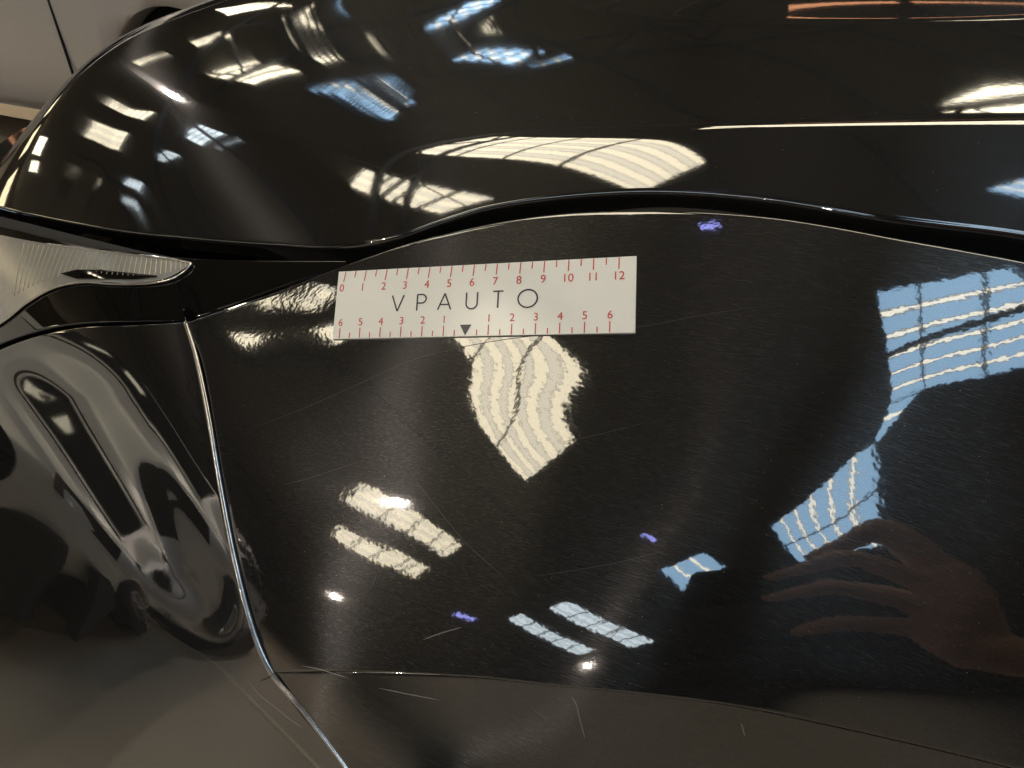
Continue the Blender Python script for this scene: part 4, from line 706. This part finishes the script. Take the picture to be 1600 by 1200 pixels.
for ch, x in zip('VPAUTO', (2.98, 4.06, 5.12, 6.32, 7.45, 8.70)): letter(ch, x)

# ------------------------------------------------------------------ phone and hand of the photographer
def camw(p):
    """(right, up, forward) offsets from the phone's lens -> world"""
    p = np.asarray(p, float); return CAM + p[..., 0:1] * RT + p[..., 1:2] * UP + p[..., 2:3] * FW
ph = empty('smartphone', tuple(camw(np.array([0.012, -0.012, -0.012])))); tag(ph, 'black phone mirrored as a dark block in the fender beside the hand', 'phone')
def slab(x0, x1, y0, y1, d0, d1, r, name, mat):
    out = []
    for cx, cy, a0 in ((x1 - r, y1 - r, 0), (x0 + r, y1 - r, 90), (x0 + r, y0 + r, 180), (x1 - r, y0 + r, 270)):
        out += [(cx + r * math.cos(rad(a0 + k * 15)), cy + r * math.sin(rad(a0 + k * 15))) for k in range(7)]
    n = len(out); V = camw(np.array([(x, y, d) for d in (d0, d1) for x, y in out])) - np.array(ph.location)
    return mesh(name, V, [list(range(n))[::-1], list(range(n, 2 * n))] + [(i, (i + 1) % n, n + (i + 1) % n, n + i) for i in range(n)], mat, ph)
slab(-0.066, 0.094, -0.056, 0.022, -0.014, -0.006, 0.010, 'case', M['phone'])
slab(-0.060, -0.018, -0.020, 0.018, -0.0058, -0.004, 0.008, 'camera_island', M['cover'])

HD = 0.028
J = {'wrist': (.200, -.100, .02), 'fore': (.262, -.138, .0), 'elbow': (.42, -.235, -.10)}
F5 = {  # mcp, pip, dip, tip with radii
 'index': [(.184, .012, HD), (.156, .062, HD + .006), (.124, .046, HD + .004), (.094, .028, HD)],
 'middle': [(.176, -.012, HD + .004), (.130, .022, HD + .014), (.086, .004, HD + .008), (.046, -.009, HD - .002)],
 'ring': [(.166, -.044, HD + .004), (.114, -.030, HD + .014), (.076, -.042, HD + .008), (.046, -.050, HD - .002)],
 'pinky': [(.158, -.076, HD), (.113, -.082, HD + .010), (.094, -.091, HD + .006), (.077, -.099, HD)],
 'thumb': [(.190, -.045, .006), (.160, -.022, -.022), (.130, -.014, -.026), (.100, -.008, -.024)]}
RAD = {'index': (.0140, .0128, .0112, .0085), 'middle': (.0142, .0132, .0116, .0088), 'ring': (.0136, .0126, .011, .0084), 'pinky': (.0125, .011, .0096, .0072), 'thumb': (.016, .0135, .0115, .008)}
hm = MB(); wr = np.array(J['wrist'])
base = camw(np.array(J['wrist']))
def smooth_chain(pts, rr, n=18):
    c = curve(pts, n); d = np.linspace(0, 1, n); return c, np.interp(d, np.linspace(0, 1, len(rr)), rr)
for k, p in F5.items():
    pts = [np.array(q) for q in p]
    c_, r_ = smooth_chain(pts, RAD[k]); hm.tube(camw(c_) - base, r_, 10)
    t0 = nrm(c_[-1] - c_[-2]); tipc = np.array([c_[-1] + t0 * x for x in (0, .003, .005, .006)]); hm.tube(camw(tipc) - base, [RAD[k][3], RAD[k][3] * .85, RAD[k][3] * .55, .001], 10)
    if k != 'thumb':
        w0 = wr + np.array([0, {'index': .016, 'middle': .006, 'ring': -.006, 'pinky': -.016}[k], 0])
        hm.tube(camw(np.array([w0, w0 * .5 + pts[0] * .5 + (0, 0, .006), pts[0]])) - base, [.020, .019, RAD[k][0] * 1.12], 10)
    else:
        hm.tube(camw(np.array([wr + (0, .012, 0), pts[0]])) - base, [.020, .018], 10)
for a, b in (('index', 'middle'), ('middle', 'ring'), ('ring', 'pinky')):
    hm.tube(camw(np.array([np.array(F5[a][0]) * .85 + wr * .15, np.array(F5[b][0]) * .85 + wr * .15])) - base, [.0125, .0125], 8)
arm_c, arm_r = smooth_chain([wr - (.012, -.008, 0), wr, np.array(J['fore']), np.array(J['elbow'])], (.027, .026, .034, .042))
hm.tube(camw(arm_c) - base, arm_r, 16)
per = empty('person', tuple(base)); tag(per, 'bare hand with dark sleeve holding the phone, mirrored in the lower right of the fender', 'person')
ho = hm.build('hand', M['skin'], per, True)
rm = ho.modifiers.new('remesh', 'REMESH'); rm.mode = 'VOXEL'; rm.voxel_size = 0.0022; rm.use_smooth_shade = True
sm_ = ho.modifiers.new('smooth', 'SMOOTH'); sm_.factor = 0.5; sm_.iterations = 6
sl = MB(); sc, sr = smooth_chain([wr + (.075, -.048, -.022), np.array(J['fore']) + (.06, -.036, -.03), np.array(J['elbow']), np.array(J['elbow']) + (.1, -.1, -.12)], (.044, .047, .052, .06))
sr = sr * (1 + .05 * np.sin(np.arange(18) * 1.9)); sl.tube(camw(sc) - base, sr, 20); sl.build('sleeve', M['sleeve'], per, True)
for k, p in F5.items():
    tip, dip = np.array(p[3]), np.array(p[2]); d = nrm(tip - dip)
    nn = np.array([0, 0.3, 1.0]) if k != 'thumb' else np.array([0, 0.3, -1.0]); nn = nrm(nn - d * (nn @ d)); sd = np.cross(d, nn); rr = RAD[k][3]
    V = [tip + d * (x * rr * .9 + .001) + sd * y * rr * .62 + nn * rr * (1.0 - .25 * y * y) for x in (-.9, 0, .8) for y in (-1, 0, 1)]
    mesh('nail', camw(np.array(V)) - base, [(0, 1, 4, 3), (1, 2, 5, 4), (3, 4, 7, 6), (4, 5, 8, 7)], M['nail'], per, True)


# ------------------------------------------------------------------ scratches and dust on the paint
SCR = [  # polylines over the side skin, width in mm, faint or not
 ([(395, 668), (470, 640), (560, 600), (650, 560), (760, 535), (860, 522), (990, 512), (1100, 492), (1190, 478)], 0.30, 1),
 ([(443, 757), (480, 748), (520, 735), (560, 722)], 0.30, 1),
 ([(893, 1088), (900, 1100), (907, 1128), (914, 1154)], 0.5, 0),
 ([(1158, 1130), (1164, 1150)], 0.5, 0),
 ([(590, 1075), (640, 1085), (688, 1094)], 0.3, 0),
 ([(388, 1064), (405, 1085), (430, 1105), (452, 1123), (474, 1138)], 0.3, 0),
 ([(470, 1040), (500, 1046), (545, 1060)], 0.35, 0),
 ([(660, 1000), (690, 989), (722, 980)], 0.4, 0),
 ([(645, 745), (680, 790), (725, 845), (790, 905)], 0.25, 1),
 ([(590, 895), (575, 930), (555, 975), (545, 995)], 0.3, 1),
 ([(880, 690), (930, 680), (1010, 660)], 0.2, 1), ([(840, 900), (960, 880), (1040, 860)], 0.2, 1),
]
for pts, wd, faint in SCR:
    low = pts[0][1] > 1062 and pts[0][0] > 430
    c_ = curve(pts, 24); P = side(c_[:, 0], c_[:, 1], True) if low else side(c_[:, 0], c_[:, 1])
    P = P + nrm(CAM - P) * 0.00015
    ax = nrm(np.gradient(P, axis=0)); sd = nrm(np.cross(ax, nrm(CAM - P))); wv = wd * 0.0005 * np.interp(np.linspace(0, 1, 24), [0, .15, .85, 1], [.15, 1, 1, .15])[:, None]
    V = np.concatenate([P + sd * wv, P - sd * wv]) - ORG
    mesh('scratch', V, [(i, i + 1, 24 + i + 1, 24 + i) for i in range(23)], M['scratch_faint' if faint else 'scratch'], car)

V = []; F = []
def fleck(P, n, r):
    a = nrm(np.cross(n, np.array([0.3, 0.5, 0.8]))); b = np.cross(n, a); k = len(V)
    for q in range(5):
        rr = r * random.uniform(0.5, 1.2); V.append(P + n * 0.0001 + rr * (a * math.cos(q * 1.257) + b * math.sin(q * 1.257)))
    V.append(P + n * (0.0001 + r * 0.7)); F.extend([(k + q, k + (q + 1) % 5, k + 5) for q in range(5)])
ns = 1000
uu = np.random.uniform(330, 1780, ns); vv = np.random.uniform(345, 1120, ns)
ft = curve(FTOP, 200); fb = curve(FBOT, 200); sm = np.array(SEAM, float)
ok = (vv > np.interp(uu, ft[:, 0], ft[:, 1]) + 8) & (vv < np.interp(uu, fb[:, 0], fb[:, 1]) - 6) & (uu > np.interp(vv, sm[:, 1], sm[:, 0]) + 10)
uu, vv = uu[ok], vv[ok]; P = side(uu, vv); P2 = sidep(uu, vv, 1.0)
for p, q in zip(P, P2): fleck(p, q - p, 0.00008 * random.choice((1, 1, 1, 1.5, 1.5, 2.2)))
xs = np.random.uniform(-0.6, 0.4, 1500); ys = np.random.uniform(0.36, 0.75, 1500)
ry = np.interp(xs, [q[0] for q in rail_xy[7:]], [q[1] for q in rail_xy[7:]])
for x, y in zip(xs[ys > ry + 0.01], ys[ys > ry + 0.01]):
    e = 1e-3; p = bonnet(x, y); n = nrm(np.cross(bonnet(x + e, y) - p, bonnet(x, y + e) - p))
    fleck(p, n, 0.0001 * random.choice((1, 1, 1, 1.5, 2.2)))
o = mesh('dust', V, F, M['dust'], None); tag(o, 'pale dust specks scattered over the black paint', 'dust', kind='stuff')
